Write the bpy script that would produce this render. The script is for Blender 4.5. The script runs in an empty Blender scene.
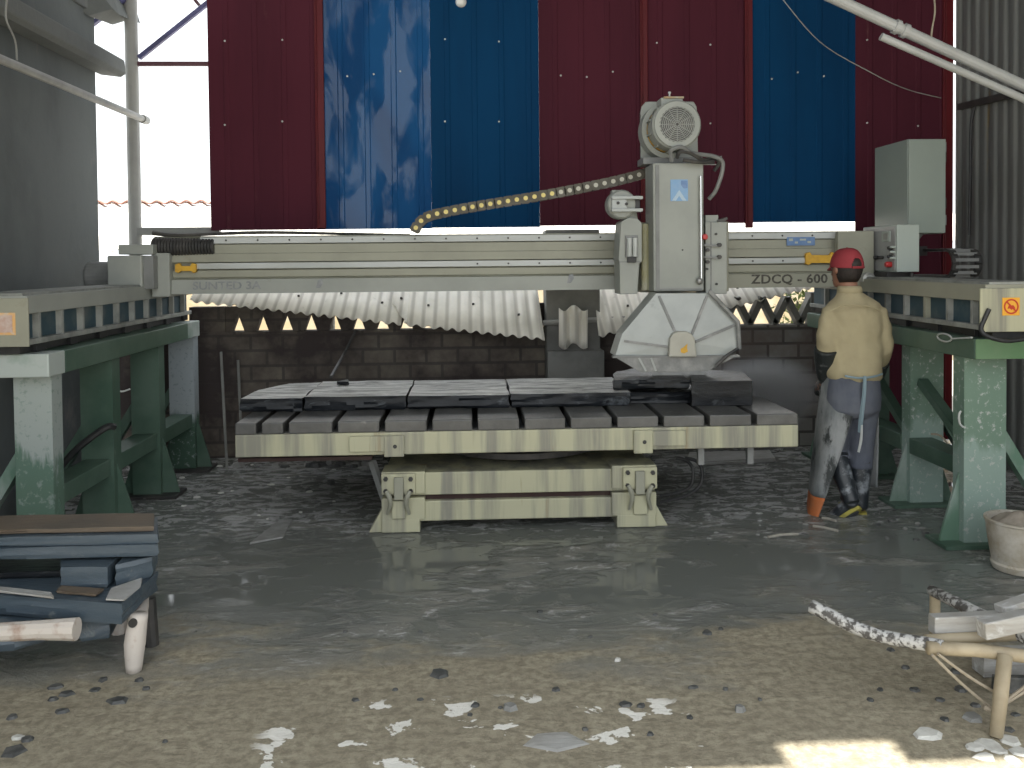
import bpy, bmesh, math, random
from mathutils import Vector, Matrix, noise
random.seed(7)
SC = bpy.context.scene
COL = SC.collection
PI = math.pi
# ------------------------------------------------------------------ camera
F = 880.0
CAM = Vector((0, 0, 1.6))
YAW, PITCH, ROLL = math.radians(2.55), math.radians(1.5), 0.0095
fwd = Vector((math.sin(YAW) * math.cos(PITCH), math.cos(YAW) * math.cos(PITCH), -math.sin(PITCH)))
rt0 = Vector((math.cos(YAW), -math.sin(YAW), 0))
up0 = rt0.cross(fwd)
rt = rt0 * math.cos(ROLL) - up0 * math.sin(ROLL)
up = up0 * math.cos(ROLL) + rt0 * math.sin(ROLL)
_v = Vector((0, 1, 0))
SHIFT = 260 - (384 - F * _v.dot(up) / _v.dot(fwd))       # pixels added to the image row
camd = bpy.data.cameras.new('camera')
camd.sensor_width = 36
camd.lens = F / 1024 * 36
camd.shift_y = SHIFT / 1024
camd.clip_end = 200
cam = bpy.data.objects.new('camera', camd)
cam.matrix_world = Matrix(((rt.x, up.x, -fwd.x, CAM.x), (rt.y, up.y, -fwd.y, CAM.y), (rt.z, up.z, -fwd.z, CAM.z), (0, 0, 0, 1)))
COL.objects.link(cam)
SC.camera = cam

def ray(px, py):
    return fwd + rt * ((px - 512) / F) + up * ((384 + SHIFT - py) / F)
def at(px, py, Y=None, X=None, Z=None):
    d = ray(px, py)
    if Y is not None: t = (Y - CAM.y) / d.y
    elif X is not None: t = (X - CAM.x) / d.x
    else: t = (Z - CAM.z) / d.z
    return CAM + d * t
def atp(px, py, p0, n):
    d = ray(px, py); n = Vector(n)
    return CAM + d * ((Vector(p0) - CAM).dot(n) / d.dot(n))
def Xa(px, Y, py=300): return at(px, py, Y=Y).x
def Za(py, Y, px=500): return at(px, py, Y=Y).z

# ------------------------------------------------------------------ materials
def nd(nt, t, **kw):
    n = nt.nodes.new(t)
    for k, v in kw.items():
        if k in ('inp',):
            for a, b in v.items(): n.inputs[a].default_value = b
        else: setattr(n, k, v)
    return n
def rgba(c): return (c[0], c[1], c[2], 1)
def ramp(nt, fac, stops):
    r = nd(nt, 'ShaderNodeValToRGB')
    el = r.color_ramp.elements
    while len(el) < len(stops): el.new(0.5)
    for e, (p, c) in zip(el, stops):
        e.position = p; e.color = rgba(c) if not isinstance(c, (int, float)) else (c, c, c, 1)
    nt.links.new(fac, r.inputs[0])
    return r.outputs[0]
def mix(nt, fac, a, b):
    m = nd(nt, 'ShaderNodeMix', data_type='RGBA')
    for i, v in ((0, fac), (6, a), (7, b)):
        if hasattr(v, 'node'): nt.links.new(v, m.inputs[i])
        else: m.inputs[i].default_value = v if i == 0 else rgba(v)
    return m.outputs[2]
def noise_n(nt, vec, scale, detail=5, rough=.6, dist=0):
    n = nd(nt, 'ShaderNodeTexNoise', inp={'Scale': scale, 'Detail': detail, 'Roughness': rough, 'Distortion': dist})
    if vec is not None: nt.links.new(vec, n.inputs['Vector'])
    return n.outputs[0]
def mapped(nt, vec, scale):
    m = nd(nt, 'ShaderNodeMapping'); m.inputs['Scale'].default_value = scale
    nt.links.new(vec, m.inputs['Vector']); return m.outputs[0]
def new_mat(name):
    m = bpy.data.materials.new(name); m.use_nodes = True
    nt = m.node_tree; b = nt.nodes['Principled BSDF']
    return m, nt, b
def mat(name, c, c2=None, rough=.5, metal=0.0, scale=3.0, stretch=(1, 1, 1), lo=.42, hi=.66, c3=None, sc3=14.0, lo3=.6, hi3=.72, bump=0.0, bscale=30.0, r2=None, spec=.5):
    """base colour c broken up by soft noise into c2 and by finer spots into c3"""
    m, nt, b = new_mat(name)
    g = nd(nt, 'ShaderNodeNewGeometry').outputs['Position']
    col = None
    if c2 is not None:
        v = mapped(nt, g, stretch)
        f = ramp(nt, noise_n(nt, v, scale), [(lo, 0.0), (hi, 1.0)])
        col = mix(nt, f, c, c2)
        if r2 is not None:
            mr = nd(nt, 'ShaderNodeMapRange'); nt.links.new(f, mr.inputs[0])
            mr.inputs[3].default_value = rough; mr.inputs[4].default_value = r2
            nt.links.new(mr.outputs[0], b.inputs['Roughness'])
    if c3 is not None:
        v = mapped(nt, g, stretch)
        f3 = ramp(nt, noise_n(nt, v, sc3, 6, .7), [(lo3, 0.0), (hi3, 1.0)])
        col = mix(nt, f3, col if col is not None else c, c3)
    if col is None: b.inputs['Base Color'].default_value = rgba(c)
    else: nt.links.new(col, b.inputs['Base Color'])
    if r2 is None: b.inputs['Roughness'].default_value = rough
    b.inputs['Metallic'].default_value = metal
    b.inputs['Specular IOR Level'].default_value = spec
    if bump:
        bn = nd(nt, 'ShaderNodeBump', inp={'Strength': bump, 'Distance': .01})
        nt.links.new(noise_n(nt, g, bscale, 6, .65), bn.inputs['Height'])
        nt.links.new(bn.outputs[0], b.inputs['Normal'])
    return m
M = {}
M['grey'] = mat('machine_grey_paint', (.33, .345, .315), (.28, .295, .27), .5, scale=2.2, c3=(.25, .25, .21), sc3=9, lo3=.64, hi3=.8)
M['cream'] = mat('cream_machine_paint', (.32, .32, .255), (.27, .27, .215), .5, scale=2.5, c3=(.25, .23, .17), sc3=9, lo3=.62, hi3=.8)
M['tablecream'] = mat('stained_cream_paint', (.46, .45, .31), (.25, .245, .20), .45, scale=5, stretch=(1.6, 1, .10), lo=.44, hi=.6, c3=(.30, .23, .13), sc3=4, lo3=.6, hi3=.7)
M['railwhite'] = mat('bare_pale_rail', (.52, .54, .53), (.42, .44, .42), .35, scale=5, stretch=(.3, 1, 1))
M['green'] = mat('dark_green_paint', (.055, .105, .075), (.10, .155, .12), .45, scale=2.5, c3=(.20, .24, .21), sc3=8, lo3=.66, hi3=.78)
M['mint'] = mat('worn_green_paint', (.115, .205, .15), (.30, .36, .33), .5, scale=2.4, stretch=(1, 1, .5), lo=.45, hi=.6, c3=(.38, .40, .37), sc3=22, lo3=.62, hi3=.72)
M['mintwhite'] = mat('pale_worn_paint', (.42, .47, .45), (.22, .31, .26), .5, scale=2.6, lo=.5, hi=.62)
def worn_leg(name, low, high, zc, wob, spots):
    m, nt, b = new_mat(name); L = nt.links.new
    g = nd(nt, 'ShaderNodeNewGeometry').outputs['Position']
    s = nd(nt, 'ShaderNodeSeparateXYZ'); L(g, s.inputs[0])
    n = noise_n(nt, mapped(nt, g, (5, 5, 1.2)), 1.5, 5, .6)
    a = nd(nt, 'ShaderNodeMath', operation='MULTIPLY_ADD'); L(n, a.inputs[0]); a.inputs[1].default_value = wob; L(s.outputs[2], a.inputs[2])
    f = nd(nt, 'ShaderNodeMapRange'); L(a.outputs[0], f.inputs[0]); f.inputs[1].default_value = zc + wob * .5 - .03; f.inputs[2].default_value = zc + wob * .5 + .03
    col = mix(nt, f.outputs[0], low, high)
    fs = ramp(nt, noise_n(nt, g, 28, 5, .7), [(.56, 0.0), (.64, 1.0)])
    col = mix(nt, fs, col, spots); L(col, b.inputs['Base Color']); b.inputs['Roughness'].default_value = .5
    return m
M['legleft'] = worn_leg('left_leg_worn_paint', (.115, .19, .145), (.34, .385, .37), .62, .9, (.24, .30, .27))
M['legfar'] = worn_leg('far_leg_worn_paint', (.05, .10, .07), (.34, .38, .40), .42, .25, (.24, .28, .28))
M['legright'] = worn_leg('right_leg_worn_paint', (.25, .34, .30), (.15, .235, .18), .55, .5, (.42, .45, .43))
M['webblue'] = mat('dusty_blue_web', (.03, .065, .085), (.10, .12, .12), .6, scale=5, lo=.52, hi=.75)
M['stiff'] = mat('cement_splashed_grey', (.30, .31, .29), (.18, .19, .18), .6, scale=8)
M['dark'] = mat('dark_steel', (.03, .03, .03), (.07, .065, .06), .5, scale=6)
M['black'] = mat('black_rubber', (.015, .016, .017), (.035, .035, .035), .5, scale=8)
M['chrome'] = mat('chrome', (.8, .8, .78), rough=.18, metal=1)
M['steel'] = mat('dull_steel', (.45, .45, .43), (.3, .3, .29), .4, metal=.6, scale=8)
M['guard'] = mat('wet_slurry_grey_paint', (.42, .445, .43), (.36, .38, .37), .28, scale=4, c3=(.24, .25, .24), sc3=6, lo3=.62, hi3=.75)
M['guarddirt'] = mat('slurry_caked_steel', (.20, .205, .20), (.32, .32, .31), .5, scale=9, bump=.3)
M['cabinet'] = mat('cabinet_grey_green', (.27, .315, .28), (.25, .29, .26), .45, scale=1.5)
M['panelwhite'] = mat('pale_control_box', (.42, .47, .43), (.38, .43, .39), .4, scale=2)
M['panelface'] = mat('control_face_grey', (.22, .225, .22), (.17, .175, .17), .45, scale=6)
M['ctrl'] = mat('control_face_pale_grey', (.36, .365, .36), (.30, .305, .30), .45, scale=6)
M['yellow'] = mat('yellow_paint', (.70, .40, .03), (.55, .30, .03), .45, scale=12)
M['orange'] = mat('orange_sticker', (.85, .42, .04), rough=.5)
M['fadedorange'] = mat('faded_sticker', (.72, .42, .16), (.6, .5, .4), .6, scale=30)
M['fadedpink'] = mat('faded_sticker_print', (.52, .36, .30), (.6, .5, .45), .6, scale=30)
M['red'] = mat('red_plastic', (.45, .03, .03), rough=.35)
M['signred'] = mat('sign_red', (.55, .05, .02), rough=.5)
M['bluesticker'] = mat('blue_sticker', (.12, .22, .42), (.16, .26, .46), .4, scale=30)
M['logoblue'] = mat('logo_blue', (.20, .36, .58), (.24, .38, .56), .4, scale=30)
M['logowhite'] = mat('logo_pale', (.40, .52, .62), rough=.4)
M['ink'] = mat('stencil_black', (.06, .055, .045), (.16, .15, .12), .6, scale=40, lo=.5, hi=.7)
M['inkfade'] = mat('faded_stencil', (.22, .23, .24), (.30, .31, .31), .6, scale=30)
M['maroon'] = mat('maroon_sheet_paint', (.088, .021, .034), (.070, .018, .029), .7, scale=1.2, stretch=(2, 1, .3), c3=(.13, .06, .06), sc3=5, lo3=.66, hi3=.85, spec=.07)
M['redtrim'] = mat('red_edge_paint', (.13, .014, .018), (.095, .012, .016), .45, scale=4, stretch=(1, 1, .3), spec=.2)
M['blue'] = mat('blue_sheet_paint', (.004, .050, .135), (.004, .040, .11), .7, scale=1.4, stretch=(2, 1, .3), c3=(.03, .09, .18), sc3=5, lo3=.66, hi3=.85, spec=.07)
M['sidemetal'] = mat('weathered_zinc_sheet', (.17, .175, .165), (.12, .125, .12), .55, scale=2, stretch=(1, 3, .3), c3=(.17, .12, .05), sc3=2.0, lo3=.63, hi3=.72)
M['asbestos'] = mat('weathered_fibre_cement', (.66, .63, .56), (.54, .52, .46), .85, scale=3, c3=(.36, .34, .30), sc3=12, lo3=.64, hi3=.8)
def shaded_sheet_mat():
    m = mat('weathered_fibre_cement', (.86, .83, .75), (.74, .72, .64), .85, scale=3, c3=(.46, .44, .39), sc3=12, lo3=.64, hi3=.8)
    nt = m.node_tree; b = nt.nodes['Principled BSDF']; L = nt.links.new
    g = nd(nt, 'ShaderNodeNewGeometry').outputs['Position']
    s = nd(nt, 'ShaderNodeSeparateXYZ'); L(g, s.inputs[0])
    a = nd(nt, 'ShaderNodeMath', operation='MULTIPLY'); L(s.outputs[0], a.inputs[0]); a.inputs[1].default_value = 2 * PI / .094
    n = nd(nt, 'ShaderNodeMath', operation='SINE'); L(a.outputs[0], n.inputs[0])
    f = nd(nt, 'ShaderNodeMapRange'); L(n.outputs[0], f.inputs[0]); f.inputs[1].default_value = -.2; f.inputs[2].default_value = -.95; f.inputs[3].default_value = 0; f.inputs[4].default_value = .6  # darkened valleys: shading between the corrugations painted into the colour
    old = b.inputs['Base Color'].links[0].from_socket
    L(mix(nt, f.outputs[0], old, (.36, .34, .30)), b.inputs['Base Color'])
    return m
M['asbestos'] = shaded_sheet_mat()
M['farroof'] = mat('pale_fibre_cement', (.80, .79, .76), (.70, .69, .66), .85, scale=3)
M['ridge'] = mat('rusty_ridge', (.30, .15, .12), (.35, .2, .16), .8, scale=10)
M['concrete'] = mat('old_concrete', (.16, .17, .165), (.10, .11, .11), .85, scale=1.2, c3=(.24, .235, .22), sc3=5, lo3=.62, hi3=.8, bump=.4, bscale=25)
M['plaster'] = mat('stained_cement_plaster', (.13, .145, .145), (.075, .085, .085), .85, scale=.9, stretch=(1, 1, .6), c3=(.20, .19, .18), sc3=2.2, lo3=.6, hi3=.8, bump=.3, bscale=18)
M['column'] = mat('grey_cement_column', (.24, .24, .225), (.17, .17, .16), .85, scale=3, bump=.3)
M['pole'] = mat('grey_painted_pole', (.33, .33, .31), (.26, .26, .25), .5, scale=3)
M['rustdark'] = mat('dark_rust', (.035, .014, .012), (.05, .03, .025), .7, scale=8)
M['purple'] = mat('blue_painted_steel', (.10, .10, .24), (.07, .07, .16), .5, scale=4)
M['maroonsteel'] = mat('red_oxide_steel', (.12, .045, .06), (.09, .04, .05), .5, scale=4)
M['pvc'] = mat('white_pvc', (.50, .51, .50), (.40, .41, .40), .4, scale=3)
M['conduit'] = mat('grey_conduit', (.36, .36, .34), (.25, .25, .24), .5, scale=4)
M['chain'] = mat('brown_grey_chain', (.075, .065, .045), (.12, .11, .09), .55, scale=6)
M['chaindot'] = mat('yellow_chain_hole', (.75, .62, .22), rough=.5)
M['chaindotgrey'] = mat('pale_chain_hole', (.52, .50, .42), rough=.5)
M['tanshirt'] = mat('tan_cotton', (.40, .345, .215), (.34, .29, .18), .9, scale=4, bump=.35, bscale=14)
M['cap'] = mat('red_cap_cloth', (.30, .035, .045), (.24, .028, .035), .8, scale=8)
M['hair'] = mat('black_hair', (.018, .014, .012), (.03, .02, .018), .6, scale=40, bump=.4, bscale=120)
M['skin'] = mat('tanned_skin', (.30, .15, .10), (.26, .125, .08), .55, scale=10)
M['trousers'] = mat('blue_grey_trousers', (.085, .095, .125), (.13, .14, .165), .85, scale=5, stretch=(1, 1, .5), bump=.35, bscale=16)
M['boot'] = mat('muddy_black_rubber_boot', (.025, .03, .036), (.24, .26, .28), .35, scale=11, lo=.53, hi=.66)
M['sole'] = mat('yellow_boot_sole', (.42, .37, .07), (.25, .22, .06), .6, scale=15)
M['apron'] = mat('slurry_white_apron', (.28, .29, .29), (.15, .165, .17), .6, scale=6, stretch=(1.3, 1.3, .5), lo=.42, hi=.6, c3=(.035, .04, .04), sc3=5, lo3=.56, hi3=.63, bump=.3, bscale=12)
M['apronorange'] = mat('orange_apron_flap', (.50, .135, .03), (.38, .15, .07), .6, scale=10)
M['glove'] = mat('dark_wet_glove', (.02, .024, .024), (.20, .21, .21), .4, scale=9, lo=.6, hi=.72, bump=.4, bscale=30)
M['string'] = mat('pale_blue_string', (.22, .30, .34), rough=.8)
M['rope'] = mat('dusty_rope', (.38, .33, .26), (.28, .24, .18), .9, scale=30)
M['bamboo'] = mat('pale_bamboo', (.40, .34, .24), (.30, .25, .17), .6, scale=8)
M['bark'] = mat('mottled_bark_pole', (.55, .55, .54), (.10, .095, .09), .75, scale=42, lo=.47, hi=.57, bump=.4)
M['whitewash'] = mat('whitewashed_wood', (.60, .55, .50), (.36, .24, .18), .7, scale=9, lo=.55, hi=.7)
M['plasterbucket'] = mat('plaster_caked_plastic', (.52, .49, .43), (.33, .28, .20), .75, scale=6, c3=(.22, .17, .10), sc3=9, lo3=.6, hi3=.75, bump=.5, bscale=18)
M['rag'] = mat('dirty_rag', (.34, .30, .25), (.24, .20, .16), .9, scale=9, bump=.5)
M['bulb'] = mat('opal_glass', (.8, .8, .78), rough=.25)
M['leaf'] = mat('garden_leaves', (.14, .24, .05), (.28, .34, .10), .6, scale=10)
M['whitechip'] = mat('white_chip', (.62, .62, .58), (.48, .47, .44), .8, scale=20)
M['darkchip'] = mat('dark_slate_chip', (.055, .058, .058), (.12, .12, .115), .5, scale=20)
M['greychip'] = mat('grey_stone_chip', (.22, .22, .21), (.30, .30, .29), .6, scale=20)
M['wood'] = mat('grey_dry_twig', (.38, .36, .31), (.25, .23, .2), .8, scale=20)

def slate(name, c, c2, edge, wet):
    m, nt, b = new_mat(name)
    g = nd(nt, 'ShaderNodeNewGeometry')
    v = mapped(nt, g.outputs['Position'], (1.5, 1.5, 14))
    f = ramp(nt, noise_n(nt, v, 2.2, 6, .65), [(.38, 0.0), (.66, 1.0)])
    col = mix(nt, f, c, c2)
    v2 = mapped(nt, g.outputs['Position'], (1.5, 6, 3))
    f2 = ramp(nt, noise_n(nt, v2, 3.2, 8, .7, 1.0), [(.56, 0.0), (.66, 1.0)])
    col = mix(nt, f2, col, edge)
    nt.links.new(col, b.inputs['Base Color'])
    rr = nd(nt, 'ShaderNodeMapRange'); nt.links.new(f2, rr.inputs[0])
    rr.inputs[3].default_value = wet; rr.inputs[4].default_value = min(1, wet + .35)
    nt.links.new(rr.outputs[0], b.inputs['Roughness'])
    bn = nd(nt, 'ShaderNodeBump', inp={'Strength': .55, 'Distance': .01})
    nt.links.new(noise_n(nt, v2, 5, 8, .7), bn.inputs['Height']); nt.links.new(bn.outputs[0], b.inputs['Normal'])
    return m
M['slatetop'] = None
def pale_top_slate():
    m = slate('pale_topped_slate', (.010, .012, .015), (.022, .025, .030), (.10, .11, .12), .3)
    m.node_tree.nodes['Principled BSDF'].inputs['Specular IOR Level'].default_value = .25
    nt = m.node_tree; b = nt.nodes['Principled BSDF']; g = nd(nt, 'ShaderNodeNewGeometry')
    s = nd(nt, 'ShaderNodeSeparateXYZ'); nt.links.new(g.outputs['True Normal'], s.inputs[0])
    v = mapped(nt, g.outputs['Position'], (1.2, 5, 1))
    f = ramp(nt, noise_n(nt, v, 2.6, 8, .7, .8), [(.40, 1.0), (.62, .15)])
    up_ = ramp(nt, s.outputs[2], [(.75, 0.0), (.92, 1.0)])  # upward faces whitened, broken up by noise
    mm = nd(nt, 'ShaderNodeMath', operation='MULTIPLY'); nt.links.new(f, mm.inputs[0]); nt.links.new(up_, mm.inputs[1])
    old = b.inputs['Base Color'].links[0].from_socket
    nt.links.new(mix(nt, mm.outputs[0], old, (.80, .80, .78)), b.inputs['Base Color'])
    return m
M['slatewet'] = slate('wet_black_slate', (.008, .009, .011), (.017, .020, .024), (.07, .075, .08), .3)
M['slatewet'].node_tree.nodes['Principled BSDF'].inputs['Specular IOR Level'].default_value = .25
M['slatetop'] = pale_top_slate()
M['slateblue'] = slate('blue_grey_slate', (.055, .080, .105), (.085, .11, .135), (.16, .18, .19), .38)
M['slatebrown'] = slate('mud_brown_slate', (.16, .12, .085), (.11, .09, .07), (.20, .17, .13), .6)
M['slatepale'] = slate('pale_grey_stone', (.44, .44, .43), (.30, .285, .26), (.58, .59, .6), .5)
M['slat'] = mat('wet_concrete_slat', (.085, .085, .083), (.13, .13, .125), .3, scale=5, c3=(.28, .27, .25), sc3=9, lo3=.62, hi3=.75, bump=.3)

def brickmat(name, a, b_, mortar, stain, lo, hi):
    m, nt, b = new_mat(name)
    g = nd(nt, 'ShaderNodeNewGeometry').outputs['Position']
    s = nd(nt, 'ShaderNodeSeparateXYZ'); nt.links.new(g, s.inputs[0])
    c = nd(nt, 'ShaderNodeCombineXYZ'); nt.links.new(s.outputs[0], c.inputs[0]); nt.links.new(s.outputs[2], c.inputs[1])
    br = nd(nt, 'ShaderNodeTexBrick', inp={'Color1': rgba(a), 'Color2': rgba(b_), 'Mortar': rgba(mortar), 'Scale': 1.0, 'Mortar Size': .012, 'Brick Width': .26, 'Row Height': .125, 'Bias': 0.0})
    nt.links.new(c.outputs[0], br.inputs['Vector'])
    f = ramp(nt, noise_n(nt, g, 1.3, 6, .65), [(lo, 0.0), (hi, 1.0)])
    col = mix(nt, f, br.outputs['Color'], stain)
    nt.links.new(col, b.inputs['Base Color'])
    b.inputs['Roughness'].default_value = .85
    bn = nd(nt, 'ShaderNodeBump', inp={'Strength': .8, 'Distance': .015}); bn.invert = True
    nt.links.new(br.outputs['Fac'], bn.inputs['Height']); nt.links.new(bn.outputs[0], b.inputs['Normal'])
    return m
M['brick'] = brickmat('dirty_brown_brick', (.21, .18, .14), (.15, .13, .105), (.09, .08, .07), (.045, .034, .032), .36, .56)
M['block'] = brickmat('grey_cement_block', (.34, .33, .31), (.25, .245, .23), (.10, .095, .09), (.19, .14, .125), .50, .68)

def blue_gloss():
    m, nt, b = new_mat('glossy_blue_sheet_paint')
    g = nd(nt, 'ShaderNodeNewGeometry').outputs['Position']
    v = mapped(nt, g, (2.0, 1, .7))
    n = noise_n(nt, v, 1.6, 1.5, .4, .5)
    col = mix(nt, ramp(nt, n, [(.4, 0.0), (.6, 1.0)]), (.010, .085, .24), (.006, .055, .17))
    nt.links.new(col, b.inputs['Base Color'])
    nb2 = noise_n(nt, mapped(nt, g, (1.6, 1, .6)), 2.4, 4, .55, .8)
    nt.links.new(ramp(nt, nb2, [(.46, .68), (.54, .22)]), b.inputs['Roughness'])
    nt.links.new(ramp(nt, nb2, [(.46, .12), (.54, .42)]), b.inputs['Specular IOR Level'])
    bn = nd(nt, 'ShaderNodeBump', inp={'Strength': .4, 'Distance': .08})
    nt.links.new(n, bn.inputs['Height']); nt.links.new(bn.outputs[0], b.inputs['Normal'])
    return m
M['bluegloss'] = blue_gloss()

def floor_mat():
    m, nt, b = new_mat('wet_muddy_concrete')
    g = nd(nt, 'ShaderNodeNewGeometry').outputs['Position']
    s = nd(nt, 'ShaderNodeSeparateXYZ'); nt.links.new(g, s.inputs[0])
    L = nt.links.new
    def math_(op, a, c=None):
        n = nd(nt, 'ShaderNodeMath', operation=op)
        for i, v in ((0, a), (1, c)):
            if v is None: continue
            if hasattr(v, 'node'): L(v, n.inputs[i])
            else: n.inputs[i].default_value = v
        return n.outputs[0]
    def sstep(v, a, c):
        n = nd(nt, 'ShaderNodeMapRange', interpolation_type='SMOOTHSTEP'); L(v, n.inputs[0])
        n.inputs[1].default_value = a; n.inputs[2].default_value = c
        return n.outputs[0]
    nA = noise_n(nt, mapped(nt, g, (1, 1.6, 1)), 1.1, 4, .55, .4)
    nB = noise_n(nt, mapped(nt, g, (1, 2.2, 1)), 3.2, 7, .68, .6)
    nC = noise_n(nt, g, 26, 6, .7)
    nD = noise_n(nt, mapped(nt, g, (1, 1.8, 1)), 6.5, 8, .72, .8)
    # wetness: distance from the opening, broken up by noise
    y = math_('ADD', s.outputs[1], math_('MULTIPLY', math_('SUBTRACT', nA, .5), 2.2))
    y = math_('ADD', y, math_('MULTIPLY', math_('SUBTRACT', nB, .5), .9))
    wet = sstep(y, 3.35, 4.0)
    # puddles: smooth water where low and wet
    pud = math_('MULTIPLY', sstep(math_('ADD', math_('MULTIPLY', nA, .55), math_('MULTIPLY', nB, .45)), .60, .50), wet)
    dry = mix(nt, ramp(nt, nB, [(.35, 0.0), (.65, 1.0)]), (.43, .385, .285), (.34, .30, .22))
    dry = mix(nt, ramp(nt, nC, [(.40, 1.0), (.58, 0.0)]), dry, (.25, .22, .16))
    wetc = mix(nt, ramp(nt, nB, [(.35, 0.0), (.68, 1.0)]), (.20, .21, .20), (.28, .275, .25))
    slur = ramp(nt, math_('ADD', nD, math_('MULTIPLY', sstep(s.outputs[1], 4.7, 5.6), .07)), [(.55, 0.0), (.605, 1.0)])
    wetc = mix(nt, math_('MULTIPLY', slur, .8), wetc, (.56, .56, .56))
    col = mix(nt, wet, dry, wetc)
    pud = math_('MULTIPLY', pud, math_('SUBTRACT', 1.0, math_('MULTIPLY', math_('MULTIPLY', slur, .8), sstep(s.outputs[1], 4.7, 5.5))))
    col = mix(nt, pud, col, (.17, .18, .168))
    # sun dapples near the front, painted white into the ground colour
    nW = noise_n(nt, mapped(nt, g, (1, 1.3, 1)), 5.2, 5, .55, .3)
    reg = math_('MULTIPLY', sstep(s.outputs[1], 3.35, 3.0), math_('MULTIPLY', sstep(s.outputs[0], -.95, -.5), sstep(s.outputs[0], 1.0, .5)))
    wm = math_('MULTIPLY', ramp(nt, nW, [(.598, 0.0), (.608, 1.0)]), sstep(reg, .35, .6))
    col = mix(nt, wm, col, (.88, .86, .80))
    L(col, b.inputs['Base Color'])
    rr = nd(nt, 'ShaderNodeMapRange'); L(wet, rr.inputs[0]); rr.inputs[3].default_value = .85; rr.inputs[4].default_value = .24
    r1 = nd(nt, 'ShaderNodeMix', data_type='FLOAT'); L(pud, r1.inputs[0]); L(rr.outputs[0], r1.inputs[2]); r1.inputs[3].default_value = .07
    L(r1.outputs[0], b.inputs['Roughness'])
    h = math_('ADD', math_('MULTIPLY', nC, .35), math_('MULTIPLY', nD, .9))
    h = math_('MULTIPLY', h, math_('SUBTRACT', 1.0, pud))
    bn = nd(nt, 'ShaderNodeBump', inp={'Strength': .55, 'Distance': .03})
    L(h, bn.inputs['Height']); L(bn.outputs[0], b.inputs['Normal'])
    return m
M['floor'] = floor_mat()

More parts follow.
